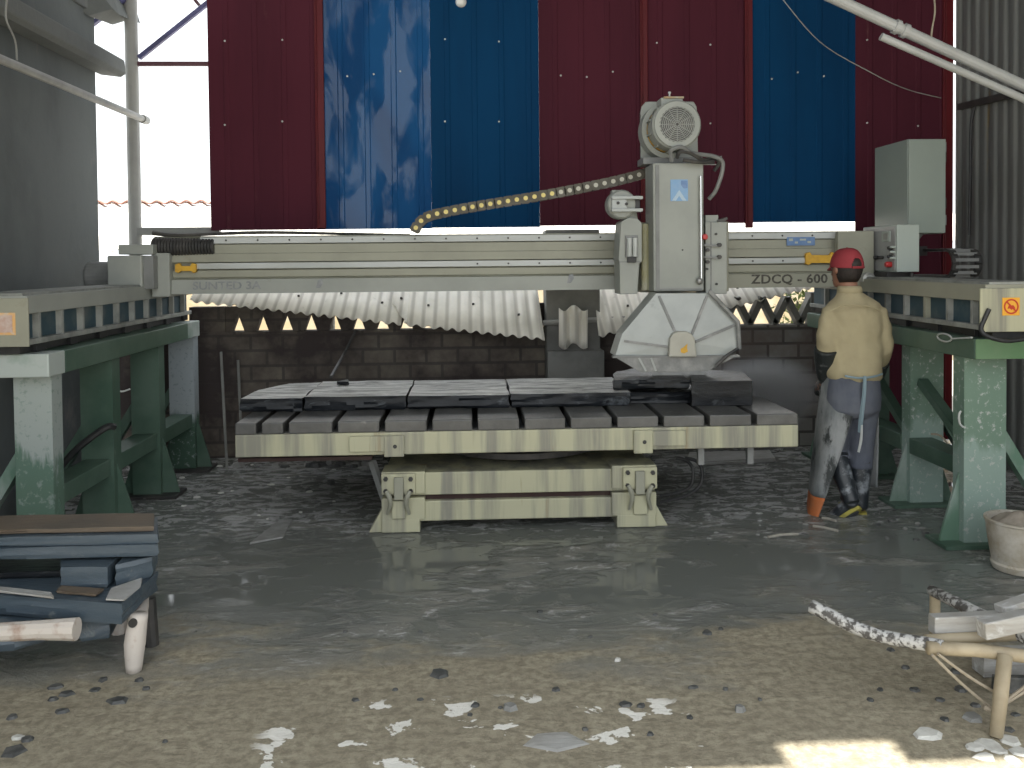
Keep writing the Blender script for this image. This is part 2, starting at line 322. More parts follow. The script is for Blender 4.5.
# ------------------------------------------------------------------ mesh helpers
ORG = {}
class MB:
    def __init__(s): s.v = []; s.f = []
    def add(s, vs, fs):
        o = len(s.v); s.v += [Vector(p) for p in vs]; s.f += [tuple(i + o for i in f) for f in fs]; return s
    def box(s, x0, x1, y0, y1, z0, z1):
        return s.add([(x0, y0, z0), (x1, y0, z0), (x1, y1, z0), (x0, y1, z0), (x0, y0, z1), (x1, y0, z1), (x1, y1, z1), (x0, y1, z1)],
                     [(0, 3, 2, 1), (4, 5, 6, 7), (0, 1, 5, 4), (1, 2, 6, 5), (2, 3, 7, 6), (3, 0, 4, 7)])
    def bar(s, a, b, w, h, upv=(0, 0, 1)):
        a, b = Vector(a), Vector(b); d = (b - a).normalized(); u = Vector(upv)
        if abs(d.dot(u)) > .98: u = Vector((0, 1, 0))
        r = d.cross(u).normalized(); u = r.cross(d)
        vs = []
        for p in (a, b):
            for i, j in ((-1, -1), (1, -1), (1, 1), (-1, 1)): vs.append(p + r * (i * w / 2) + u * (j * h / 2))
        return s.add(vs, [(0, 1, 2, 3), (7, 6, 5, 4), (0, 4, 5, 1), (1, 5, 6, 2), (2, 6, 7, 3), (3, 7, 4, 0)])
    def prism(s, poly, off):
        n = len(poly); off = Vector(off); p = [Vector(q) for q in poly]
        return s.add(p + [q + off for q in p], [tuple(range(n)), tuple(range(2 * n - 1, n - 1, -1))] + [(i, i + n, (i + 1) % n + n, (i + 1) % n) for i in range(n)])
    def rings(s, rs, close=True):
        n = len(rs[0]); vs = [p for r in rs for p in r]; fs = []
        for k in range(len(rs) - 1):
            for i in range(n): fs.append((k * n + i, k * n + (i + 1) % n, (k + 1) * n + (i + 1) % n, (k + 1) * n + i))
        if close: fs += [tuple(range(n - 1, -1, -1)), tuple(range((len(rs) - 1) * n, len(rs) * n))]
        return s.add(vs, fs)
    def tube(s, pts, r, n=10, smooth=0):
        pts = [Vector(p) for p in pts]
        if smooth: pts, r = spline(pts, r, smooth)
        rad = r if isinstance(r, (list, tuple)) else [r] * len(pts)
        prev = None; rs = []
        for i, p in enumerate(pts):
            d = (pts[min(i + 1, len(pts) - 1)] - pts[max(i - 1, 0)]).normalized()
            if prev is None:
                a = Vector((0, 0, 1)) if abs(d.z) < .9 else Vector((0, 1, 0))
                u = d.cross(a).normalized()
            else:
                u = (prev - d * prev.dot(d)).normalized()
            prev = u; w = d.cross(u)
            rs.append([p + (u * math.cos(2 * PI * k / n) + w * math.sin(2 * PI * k / n)) * rad[i] for k in range(n)])
        return s.rings(rs)
    def lathe(s, prof, c, axis='z', n=24):
        c = Vector(c); rs = []
        for r, h in prof:
            ring = []
            for k in range(n):
                a = 2 * PI * k / n; x, y = r * math.cos(a), r * math.sin(a)
                ring.append(c + (Vector((x, y, h)) if axis == 'z' else Vector((x, h, y)) if axis == 'y' else Vector((h, x, y))))
            rs.append(ring)
        return s.rings(rs)
    def ell(s, rs):
        """rs: (cx, cy, cz, rx, ry) horizontal ellipses"""
        n = 20
        return s.rings([[Vector((c[0] + c[3] * math.cos(2 * PI * k / n), c[1] + c[4] * math.sin(2 * PI * k / n), c[2])) for k in range(n)] for c in rs])
    def ball(s, c, rx, ry, rz, n=16, m=10):
        c = Vector(c); rs = []
        for j in range(m + 1):
            t = PI * j / m; rr = max(math.sin(t), .02)
            rs.append([c + Vector((rx * rr * math.cos(2 * PI * k / n), ry * rr * math.sin(2 * PI * k / n), -rz * math.cos(t))) for k in range(n)])
        return s.rings(rs)
    def grid(s, fn, nu, nv, wrap=False):
        vs = [fn(i / nu, j / nv) for j in range(nv + 1) for i in range(nu + 1)]
        return s.add(vs, [(j * (nu + 1) + i, j * (nu + 1) + i + 1, (j + 1) * (nu + 1) + i + 1, (j + 1) * (nu + 1) + i) for j in range(nv) for i in range(nu)])
    def build(s, name, m, parent=None, bevel=0.0, smooth=False, solid=0.0, voxel=0.0, relax=0, fix=True):
        me = bpy.data.meshes.new(name)
        if parent is not None: o0 = ORG[parent.name]
        else:
            xs = [p.x for p in s.v]; ys = [p.y for p in s.v]; zs = [p.z for p in s.v]
            o0 = Vector(((min(xs) + max(xs)) / 2, (min(ys) + max(ys)) / 2, min(zs)))
        me.from_pydata([p - o0 for p in s.v], [], s.f)
        if fix:
            bm = bmesh.new(); bm.from_mesh(me); bmesh.ops.recalc_face_normals(bm, faces=bm.faces); bm.to_mesh(me); bm.free()
        me.materials.append(M[m] if isinstance(m, str) else m)
        o = bpy.data.objects.new(name, me); COL.objects.link(o)
        if parent is not None: o.parent = parent
        else: o.location = o0
        ORG[o.name] = o0
        if solid:
            md = o.modifiers.new('thickness', 'SOLIDIFY'); md.thickness = solid; md.offset = 0
        if voxel:
            md = o.modifiers.new('merge', 'REMESH'); md.mode = 'VOXEL'; md.voxel_size = voxel
            if relax: md = o.modifiers.new('relax', 'SMOOTH'); md.iterations = relax; md.factor = .5
            bake(o); smooth = True
        if bevel:
            md = o.modifiers.new('bevel', 'BEVEL'); md.width = bevel; md.segments = 2; md.limit_method = 'ANGLE'; md.angle_limit = .7
        if smooth: o.data.polygons.foreach_set('use_smooth', [True] * len(o.data.polygons))
        elif bevel is not None:
            pass
        return o
def bake(o):
    bpy.context.view_layer.update()
    dg = bpy.context.evaluated_depsgraph_get()
    me = bpy.data.meshes.new_from_object(o.evaluated_get(dg))
    o.modifiers.clear(); old = o.data; o.data = me; bpy.data.meshes.remove(old)
def spline(pts, r, k):
    rad = list(r) if isinstance(r, (list, tuple)) else [r] * len(pts)
    P = [pts[0]] + pts + [pts[-1]]; R = [rad[0]] + rad + [rad[-1]]
    op, orr = [], []
    for i in range(1, len(P) - 2):
        for j in range(k):
            t = j / k
            a, b, c, d = P[i - 1], P[i], P[i + 1], P[i + 2]
            op.append(.5 * (2 * b + (c - a) * t + (2 * a - 5 * b + 4 * c - d) * t * t + (3 * b - a - 3 * c + d) * t ** 3))
            orr.append(R[i] * (1 - t) + R[i + 1] * t)
    op.append(pts[-1]); orr.append(rad[-1])
    return op, orr
def shade(o, ang=.6):
    me = o.data
    me.polygons.foreach_set('use_smooth', [True] * len(me.polygons))
    try: me.set_sharp_from_angle(angle=ang)
    except Exception: pass
    return o
def thing(name, label, cat, loc, group=None):
    o = bpy.data.objects.new(name, None); COL.objects.link(o); o.location = loc; o.empty_display_size = .1
    ORG[o.name] = Vector(loc); o['label'] = label; o['category'] = cat
    if group: o['group'] = group
    return o
def tag(o, label, cat, group=None, kind=None):
    o['label'] = label; o['category'] = cat
    if group: o['group'] = group
    if kind: o['kind'] = kind
    return o
def struct(o): o['kind'] = 'structure'; return o
def box(*a): return MB().box(*a)
def pbox(px0, py0, px1, py1, Y, dep, py=None):
    """box whose front face is a pixel rectangle standing at depth Y"""
    cx, cy = (px0 + px1) / 2, (py0 + py1) / 2
    x0, x1 = at(px0, cy, Y=Y).x, at(px1, cy, Y=Y).x
    z1, z0 = at(cx, py0, Y=Y).z, at(cx, py1, Y=Y).z
    return MB().box(x0, x1, Y, Y + dep, z0, z1)
def ppoly(pts, Y): return [at(px, py, Y=Y) for px, py in pts]
def text(name, body, m, parent, c, h, w=None, depth=.002, bold=0.0, gap=1.0):
    cu = bpy.data.curves.new(name, 'FONT'); cu.body = body; cu.size = 1; cu.extrude = .5; cu.resolution_u = 3; cu.offset = bold; cu.space_character = gap
    t = bpy.data.objects.new(name, cu); COL.objects.link(t)
    bpy.context.view_layer.update()
    me = bpy.data.meshes.new_from_object(t.evaluated_get(bpy.context.evaluated_depsgraph_get()))
    bpy.data.objects.remove(t)
    xs = [v.co.x for v in me.vertices]; ys = [v.co.y for v in me.vertices]
    sy = h / (max(ys) - min(ys)); sx = w / (max(xs) - min(xs)) if w else sy
    c = Vector(c); o0 = ORG[parent.name]
    for v in me.vertices:
        x = (v.co.x - (max(xs) + min(xs)) / 2) * sx; z = (v.co.y - (max(ys) + min(ys)) / 2) * sy; y = -v.co.z * depth * 2
        v.co = Vector((x, y, z)) + c - o0
    me.materials.append(M[m]); o = bpy.data.objects.new(name, me); COL.objects.link(o); o.parent = parent
    ORG[o.name] = o0
    return o

# ================================================================== SETTING
def flr():
    return MB().grid(lambda u, v: Vector((-14 + 28 * u, -10 + 30 * v, 0)), 4, 4)
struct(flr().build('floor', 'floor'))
# unseen shed roof; front edge and notch shaped to cast the sun patch
SUN = Vector((.20, .32, -1.0))
RZ = 5.5; YE = .92
q0, q1 = at(778, 747, Z=0), at(888, 739, Z=0)
nX0, nX1, nY = q0.x - SUN.x * RZ, q1.x - SUN.x * RZ, (q0.y + q1.y) / 2 - SUN.y * RZ - .02
nY = nY * -1 if False else (q0.y + q1.y) / 2 + SUN.y * -RZ
rf = MB()
rf.box(-7, nX0, YE, 7.14, RZ, RZ + .02); rf.box(nX1, 7, YE, 7.14, RZ, RZ + .02); rf.box(nX0, nX1, nY, 7.14, RZ, RZ + .02)
struct(rf.build('ceiling', 'sidemetal'))
# far back wall: low masonry wall
YW = 7.27
wl = struct(box(-3.4, Xa(648, YW), YW, YW + .18, 0, 1.03).build('wall_back_low', 'brick'))
wr = struct(box(Xa(648, YW), 3.96, YW, YW + .18, 0, 1.03).build('wall_back_block', 'block'))
# open triangular lattice blocks on top of the wall
def lattice(x0, x1, ztop, parent):
    p = .215; x = x0; k = 0; z0 = 1.03
    while x < x1:
        a, b = (x, x + p / 2)
        m = MB()
        m.bar((a, YW + .09, z0 + .01), (b, YW + .09, ztop - .01), .05, .10, (0, 1, 0))
        m.bar((b, YW + .09, ztop - .01), (a + p, YW + .09, z0 + .01), .05, .10, (0, 1, 0))
        m.build('lattice_block', 'column', parent); x += p
xa_ = Xa(224, YW); zt_ = 1.235
MB().box(Xa(188, YW), xa_, YW + .02, YW + .16, 1.028, zt_).build('coping', 'brick', wl)
while xa_ < Xa(545, YW):
    p_ = .197; mb = MB(); md_ = xa_ + p_ / 2; hb = p_ * .5 - .045
    for s_ in (-1, 1): mb.prism([(md_ + s_ * p_ / 2, YW + .04, 1.03), (md_ + s_ * hb, YW + .04, 1.03), (md_, YW + .04, 1.18), (md_, YW + .04, zt_), (md_ + s_ * p_ / 2, YW + .04, zt_)], (0, .10, 0))
    mb.build('lattice_block', 'brick', wl); xa_ += p_
lattice(Xa(650, YW), Xa(812, YW), 1.27, wr)
struct(box(Xa(812, YW), 3.9, YW + .02, YW + .16, 1.03, 1.30).build('trim_1', 'column'))
# square pier between the roof sheets
pr = MB(); pr.box(Xa(546, 7.12), Xa(600, 7.12), 7.12, 7.4, 0, 1.84); pr.box(Xa(547, 7.05), Xa(604, 7.05), 7.05, 7.42, 0, .86)
struct(pr.build('trim_2', 'column', bevel=.01))
# big sheet-metal cladding above
YC = 7.1
clad = bpy.data.objects.new('wall_back', None); COL.objects.link(clad); clad.location = (0, YC, 0); clad['kind'] = 'structure'; ORG['wall_back'] = Vector((0, YC, 0))
panels = [(211, 326, 230, 230, 'maroon', 'maroon cladding sheet beside the open gap'), (326, 432, 229, 229, 'bluegloss', 'glossy blue cladding sheet reflecting the sky'),
          (432, 540, 228, 227, 'blue', 'darker blue cladding sheet'), (540, 644, 226, 225, 'maroon', None), (644, 751, 224, 223, 'maroon', None),
          (751, 855, 222, 222, 'blue', None), (855, 956.5, 500, 500, 'maroon', 'maroon cladding sheet reaching down behind the right frame')]
for i, (a, b, ya, yb, mt, lab) in enumerate(panels):
    x0, x1 = Xa(a, YC, 225), Xa(b, YC, 225)
    if i == 6: x1 = 3.945
    z0 = Za((ya + yb) / 2, YC, (a + b) / 2) if i < 6 else .08
    w = x1 - x0; prof = []
    ribs = 4
    # trapezoid ribbed profile along x
    for k in range(ribs):
        c = x0 + w * (k + .62) / ribs
        prof += [(c - .024, 0), (c - .016, -.006), (c + .016, -.006), (c + .024, 0)]
    prof = [(x0, 0)] + prof + [(x1, 0)]
    m = MB(); off = -.004 if i % 2 else 0
    vs = []
    for zz in (z0, z0 + .9, z0 + 2.0, 5.5):
        vs += [(x, YC + d + off, zz) for x, d in prof]
    n = len(prof)
    m.add(vs, [(r * n + j, r * n + j + 1, (r + 1) * n + j + 1, (r + 1) * n + j) for r in range(3) for j in range(n - 1)])
    o = m.build('metal_sheet', mt, clad, solid=.002)
    if lab: o['label'] = lab
    for k, (fx, py) in enumerate([(.12, 42), (.62, 42), (.12, 124), (.62, 124)] if i % 2 == 0 else [(.2, 76), (.45, 75), (.7, 74), (.9, 78)]):
        p = at(a + (b - a) * fx, py + random.uniform(-3, 3), Y=YC - .006)
        MB().lathe([(.003, -.004), (.008, -.003), (.008, .004)], p, 'y', 8).build('round_dot', 'railwhite', o)  # pale dots stand in for sky light through nail holes
for a, b in ((317.5, 326.5), (640.5, 648), (744.5, 752), (941, 956)):
    x0, x1 = Xa(a, YC, 225), min(Xa(b, YC, 225), 3.945)
    zb = Za(228, YC, a) if a < 900 else .08
    m = MB(); m.box(x0, x1, YC - .032, YC - .008, zb, 5.5); m.box(x0 + .012, x0 + .022, YC - .045, YC - .03, zb, 5.5)
    m.build('edge_strip', 'redtrim', clad, bevel=.006)
struct(box(Xa(140, 7.2), Xa(222, 7.2), 7.16, 7.22, Za(234, 7.2, 300), Za(226.5, 7.2, 300)).build('trim_3', 'pole'))
# right side wall of corrugated zinc
XR = 3.97
def corr_wall(u, v):
    y = 2.2 + u * (7.08 - 2.2)
    w = math.sin(2 * PI * y / .122); w = max(-.55, min(.75, w * 1.3))
    return Vector((XR + .014 * w, y, -.02 + 5.49 * v))
rw = struct(MB().grid(corr_wall, 480, 2).build('wall_right', 'sidemetal', solid=.002))
# left building: plastered concrete wall with a canopy
YB = 6.93; XB = Xa(98, YB, 150)
struct(box(XB - .3, XB, 1.2, YB, 0, 3.55).build('wall_left', 'plaster', bevel=.02))
cp = MB()
prof = [(XB, 3.26), (XB, 3.06), (XB + .165, 3.04), (XB + .205, 3.065), (XB + .195, 3.17), (XB + .13, 3.20)]
cp.prism([(x, 1.2, z) for x, z in prof], (0, YB - 1.2 + .06, 0))
struct(cp.build('trim_4', 'concrete', bevel=.012))
cp = MB(); cp.box(XB - .3, XB + .02, 1.2, YB - .02, 3.5, 3.60)
struct(cp.build('trim_5', 'concrete', bevel=.012))
# ragged eave slab of the upper roof
cp = MB()
p0 = [at(58, -6, Y=6.6), at(88, 16, Y=6.75), at(112, 9, Y=6.9), at(119, 15, Y=6.95), at(114, -2, Y=7.0), at(96, -14, Y=6.8)]
cp.prism(p0, (0, .45, .05))
struct(cp.build('trim_6', 'concrete', bevel=.008))

# neighbour's roof: one thing, seen through the gap and between cladding and beam
SL = .5
RP0 = (0, 7.4, 1.27); RN = (0, -SL, 1)
def rpt(px, py): return atp(px, py, RP0, RN)
def roof_sheet(name, m, bl, br, ytop, label, cat, group, lift=0.0, ragged=.003, kind=None, skew=0.0):
    L, R = rpt(*bl), rpt(*br)
    wl_ = .094
    nu = max(12, int((R.x - L.x) / wl_ * 10))
    def fn(u, v):
        x = L.x + (R.x - L.x) * u
        yb = L.y + (R.y - L.y) * u + (noise.noise(Vector((x * 23, 3.1, 0))) * ragged * 3)
        y = yb + (ytop - yb) * v
        return Vector((x + skew * (y - yb), y, 1.27 + SL * (y - 7.4) + lift + .012 * math.sin(2 * PI * x / wl_)))
    o = MB().grid(fn, nu, 6).build(name, m, solid=.007)
    shade(o, 1.0)
    for k in range(max(1, int((R.x - L.x) / .35))):
        u_, v_ = (k + .5) / max(1, int((R.x - L.x) / .35)), .16 + .05 * (k % 2)
        q = fn(u_, v_); MB().lathe([(.011, .0), (.009, .018)], q + Vector((0, 0, .004)), 'z', 8).build('nail', 'dark', o)
    o['label'] = label; o['category'] = cat
    if group: o['group'] = group
    return o
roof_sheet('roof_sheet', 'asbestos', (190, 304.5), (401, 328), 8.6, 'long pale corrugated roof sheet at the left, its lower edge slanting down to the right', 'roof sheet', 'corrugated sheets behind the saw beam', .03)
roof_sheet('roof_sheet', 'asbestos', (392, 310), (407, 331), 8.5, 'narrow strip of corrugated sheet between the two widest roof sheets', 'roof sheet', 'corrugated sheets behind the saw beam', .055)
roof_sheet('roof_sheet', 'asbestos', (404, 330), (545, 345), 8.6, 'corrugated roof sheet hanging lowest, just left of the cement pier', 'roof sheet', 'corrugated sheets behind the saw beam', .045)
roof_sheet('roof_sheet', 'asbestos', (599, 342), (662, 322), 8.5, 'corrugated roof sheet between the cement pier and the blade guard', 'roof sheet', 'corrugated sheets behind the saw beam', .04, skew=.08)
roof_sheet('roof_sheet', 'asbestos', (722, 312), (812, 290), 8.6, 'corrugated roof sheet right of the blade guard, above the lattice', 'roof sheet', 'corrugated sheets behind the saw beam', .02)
# small broken piece tied to a pipe in front of the pier
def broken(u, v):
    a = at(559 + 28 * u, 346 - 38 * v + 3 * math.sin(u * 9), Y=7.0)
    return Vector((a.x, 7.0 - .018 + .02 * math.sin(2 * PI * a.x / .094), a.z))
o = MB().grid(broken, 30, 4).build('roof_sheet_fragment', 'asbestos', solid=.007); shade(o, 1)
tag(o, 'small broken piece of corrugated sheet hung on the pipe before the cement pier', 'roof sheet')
tag(MB().tube([at(543, 323, Y=7.06), at(592, 320, Y=7.06), at(640, 318, Y=7.06)], .022, 10).build('support_pipe', 'pole'), 'grey pipe behind the small broken sheet piece', 'pipe')
nb = thing('neighbouring_roof', 'sunlit white corrugated roof outside beyond the gap in the wall', 'roof', (-1, 8.7, 0))
def nroof(u, v):
    x = -5 + 10 * u; y = 8.35 + (9.33 - 8.35) * v
    return Vector((x, y, 1.25 + SL * (y - 7.4) + .02 * math.sin(2 * PI * x / .15)))
shade(MB().grid(nroof, 500, 2).build('slope', 'farroof', nb, solid=.006), 1)
def ridge(u, v):
    x = -5 + 10 * u; w = .016 * math.sin(2 * PI * x / .15)
    return Vector((x, 9.28 + .06 * v, 2.228 + w + .012 * math.sin(PI * v)))
shade(MB().grid(ridge, 500, 3).build('ridge_cap', 'ridge', nb, solid=.008), 1)
for px_ in (-4.5, -1.5, 1.5, 4.5): MB().box(px_ - .05, px_ + .05, 9.2, 9.3, 0, 2.12).build('post', 'column', nb)
struct(box(-14, 14, 13, 13.2, 0, 1.5).build('wall_yard', mat('ochre_yard_plaster', (.36, .29, .18), (.42, .38, .31), .9, scale=2)))
struct(box(-14, 14, 7.46, 13, 0, .01).build('floor_yard', mat('pale_yard_concrete', (.45, .42, .36), (.4, .37, .32), .9, scale=2)))
# shrub outside, seen through the lattice
bush = thing('garden_shrub', 'green shrub outside glimpsed through the lattice near the worker', 'shrub', (3.0, 7.95, 0))
lf = MB(); rnd = random.Random(3)
for k in range(420):
    a, h = rnd.uniform(0, 2 * PI), rnd.uniform(.35, 1.42); r = rnd.uniform(0, .26)
    c = Vector((2.98 + r * math.cos(a) * 1.2, 7.95 + r * math.sin(a), h)); d = Vector((rnd.uniform(-1, 1), rnd.uniform(-1, 1), rnd.uniform(-.3, 1))).normalized() * .05
    e = d.cross(Vector((0, 0, 1))).normalized() * .02
    lf.add([c - d, c + e, c + d, c - e], [(0, 1, 2, 3)])
lf.build('foliage', 'leaf', bush, fix=False)
MB().tube([(2.98, 7.95, 0), (2.99, 7.96, .6), (2.97, 7.94, 1.2)], [.02, .016, .008], 8).build('stem', 'wood', bush)

# ------------------------------------------------------------------ steel column with bracing at the gap
YP = 7.2
pxx = Xa(133, YP, 120)
col = thing('steel_column', 'tall grey round steel post with braces in the open gap', 'post', (pxx, YP, 0))
MB().lathe([(.05, 0), (.05, 5.48)], (pxx, YP, 0), 'z', 20).build('post', 'pole', col)
MB().bar(at(139, 58, Y=YP), at(214, -2, Y=YP), .035, .035).build('diagonal_brace', 'purple', col)
MB().bar(at(125, -1, Y=YP - .06), at(86, 29, Y=YP - .06), .045, .03).build('diagonal_brace', 'purple', col)
MB().bar(at(138, 64, Y=YP), at(214, 64, Y=YP), .03, .035).build('tie_bar', 'maroonsteel', col)
MB().bar(at(192, -4, Y=YP), at(199, 5, Y=YP), .03, .025).build('short_brace', 'maroonsteel', col)
# conduit running towards the camera below the canopy
e = at(145, 120, Y=7.13)
xx = e.x; s_ = at(0, 59, X=xx)
dirn = (s_ - e)
cd = thing('wall_conduit', 'grey conduit pipe slanting past the plastered wall to the steel post', 'pipe', e)
MB().tube([e, e + dirn * .5, e + dirn * 1.6], .026, 12).build('pipe', 'conduit', cd)
MB().tube([e + dirn * -.012, e + dirn * .03], .034, 12).build('end_socket', 'pole', cd)
MB().tube([at(8, -8, X=XB + .27), at(6, 18, X=XB + .26), at(15, 40, X=XB + .25), at(17, 60, X=XB + .22)], .006, 6, smooth=5).build('hanging_cable', 'conduit')
tag(bpy.data.objects['hanging_cable'], 'thin grey cable dangling from the canopy at the top left', 'cable')

# overhead pipes at the upper right
oh = thing('overhead_pipes', 'pair of white plastic pipes crossing the upper right corner', 'pipe', at(930, 45, Y=5.5))
def along(p, q, t): return p + (q - p) * t
a, b = at(838, 0, Y=5.5), at(1024, 86, Y=5.5)
q = along(a, b, 3.5 if False else 1.0); 
tR = (XR - .03 - a.x) / (b.x - a.x); tL = -1.75
MB().tube([along(a, b, tL), along(a, b, tR)], .036, 14).build('pipe', 'pvc', oh)
c, d = at(905, 47, Y=5.42), at(1024, 99, Y=5.42)
tR2 = (XR - .03 - c.x) / (d.x - c.x)
MB().tube([along(c, d, -.2), along(c, d, tR2)], .024, 12).build('pipe', 'pvc', oh)
for t in (.30, .345): MB().tube([along(a, b, t), along(a, b, t + .022)], .047, 14).build('coupling', 'pvc', oh)
MB().tube([at(934, -4, Y=5.5), at(935, 12, Y=5.49), at(932, 30, Y=5.5), at(931, 44, Y=5.5)], .006, 6, smooth=4).build('hanging_cord', 'rope', oh)
w = MB().tube([at(780, -4, Y=6.9), at(820, 42, Y=6.9), at(870, 72, Y=6.9), at(906, 89, Y=6.95), at(941, 98, Y=7.08)], .004, 6, smooth=6).build('slack_wire', 'conduit')
tag(w, 'thin wire sagging across the blue and maroon sheets at upper right', 'wire')
# pendant bulb
bl = thing('pendant_bulb', 'white bulb hanging before the dark blue sheet at the top edge', 'lamp', at(461, 2, Y=6.7))
c = at(461, 2, Y=6.7)
MB().ball(c, .042, .042, .042, 18, 12).build('globe', 'bulb', bl, smooth=True)
MB().lathe([(.02, .03), (.022, .09), (.014, .11)], c, 'z', 14).build('socket', 'black', bl)
MB().tube([c + Vector((0, 0, .1)), (c.x, c.y, RZ)], .004, 6).build('cord', 'black', bl)
# bracket and looped cable on the side wall
br = thing('wall_bracket', 'dark steel bar on the zinc wall with a cable looped over it', 'bracket', at(1000, 98, Y=6.7))
MB().bar(at(959, 107, Y=7.02), at(1026, 91, X=XR - .05), .03, .05).build('bar', 'dark', br)
MB().tube([at(976, 104, Y=6.78), at(971, 125, Y=6.8), at(970, 180, Y=6.8), at(969, 235, Y=6.8)], .011, 8, smooth=5).build('cable', 'black', br)
MB().tube([at(976, 104, Y=6.78), at(985, 107, Y=6.75), at(992, 130, Y=6.72), at(1004, 200, Y=6.62), at(1022, 245, Y=6.5)], .011, 8, smooth=5).build('cable', 'black', br)

# ================================================================== TRACK GIRDERS AND FRAMES
def girder(side):
    s = 1 if side == 'r' else -1
    xi = 2.70 if s > 0 else -2.19          # inner face
    y0, y1 = (4.52, 6.95) if s > 0 else (4.42, 6.95)
    xo = xi + s * .34
    lab = ('cream track girder on the right frame with the round warning sticker' if s > 0 else 'grey track girder on the left frame with the faded square sticker')
    g = thing('track_girder', lab, 'girder', ((xi + xo) / 2, (y0 + y1) / 2, 1.155), 'track girders')
    X = sorted
    def bx(x0, x1, *r): return MB().box(min(x0, x1), max(x0, x1), *r)
    fl = 'cream' if s > 0 else 'grey'
    bx(xi, xo, y0, y1, 1.355, 1.445).build('top_flange', fl, g, bevel=.004)
    bx(xi + s * .02, xi + s * .30, y0, y1, 1.445, 1.458).build('rail_strip', 'stiff', g)
    bx(xi, xo, y0, y1, 1.20, 1.228).build('bottom_flange', 'stiff', g, bevel=.003)
    bx(xi + s * .038, xi + s * .14, y0, y1, 1.228, 1.355).build('web', 'webblue', g)
    y = y0 + .14
    while y < y1 - .05:
        o = bx(xi + s * .006, xi + s * .038, y - .012, y + .012, 1.228, 1.355).build('stiffener', 'cream' if (s > 0 and abs(y - 5.16) < .1) else 'stiff', g); y += .25
    xe0, xe1 = (xi - .035, xo + .02) if s > 0 else (xo - .02, xi + .012)
    MB().box(xe0, xe1, y0 - .012, y0, 1.195, 1.425 if s > 0 else 1.435).build('end_plate', 'tablecream' if s > 0 else 'cream', g, bevel=.003)
    # pads between girder and frame
    k = 0; y = y0 + .2
    while y < y1:
        bx(xi + s * .03, xo - s * .05, y - .05, y + .05, 1.155, 1.20).build('shim_pad', 'black', g); y += .38
    bx(xi + s * .05, xo - s * .07, y0 + .02, y1, 1.157, 1.198).build('dark_gap_strip', 'black', g)
    # sticker
    yp = y0 - .014
    if s > 0:
        c = at(1011, 306.5, Y=yp)
        st = MB().box(c.x - .047, c.x + .047, yp - .001, yp + .001, c.z - .047, c.z + .047).build('warning_sticker', 'orange', g)
        st['label'] = 'orange square sticker with a red prohibition ring'
        m = MB(); n = 32
        for rr in ((.032, .040),):
            vs = []
            for k in range(n):
                a = 2 * PI * k / n
                vs += [(c.x + rr[0] * math.cos(a), yp - .003, c.z + rr[0] * math.sin(a)), (c.x + rr[1] * math.cos(a), yp - .003, c.z + rr[1] * math.sin(a))]
            m.add(vs, [(2 * k, 2 * k + 1, (2 * k + 3) % (2 * n), (2 * k + 2) % (2 * n)) for k in range(n)])
        m.bar((c.x - .026, yp - .0045, c.z + .026), (c.x + .026, yp - .0045, c.z - .026), .001, .008, (1, 0, 1))
        m.build('prohibition_ring', 'signred', st)
        h = MB(); pts = [(-.020, -.012), (-.014, .004), (-.006, .010), (.002, .004), (.010, .008), (.020, -.004), (.022, -.014), (.008, -.012), (.002, -.018), (-.008, -.010)]
        h.prism([(c.x + a_, yp - .0025, c.z + b_) for a_, b_ in pts], (0, .001, 0)); h.build('hand_symbol', 'signred', st)
    else:
        c = at(5, 324, Y=yp)
        st = MB().box(c.x - .055, c.x + .05, yp - .001, yp + .001, c.z - .055, c.z + .055).build('warning_sticker', 'fadedorange', g)
        MB().box(c.x - .042, c.x + .036, yp - .003, yp - .001, c.z - .042, c.z + .042).build('print', 'fadedpink', st)
    return g
girder('l'); girder('r')

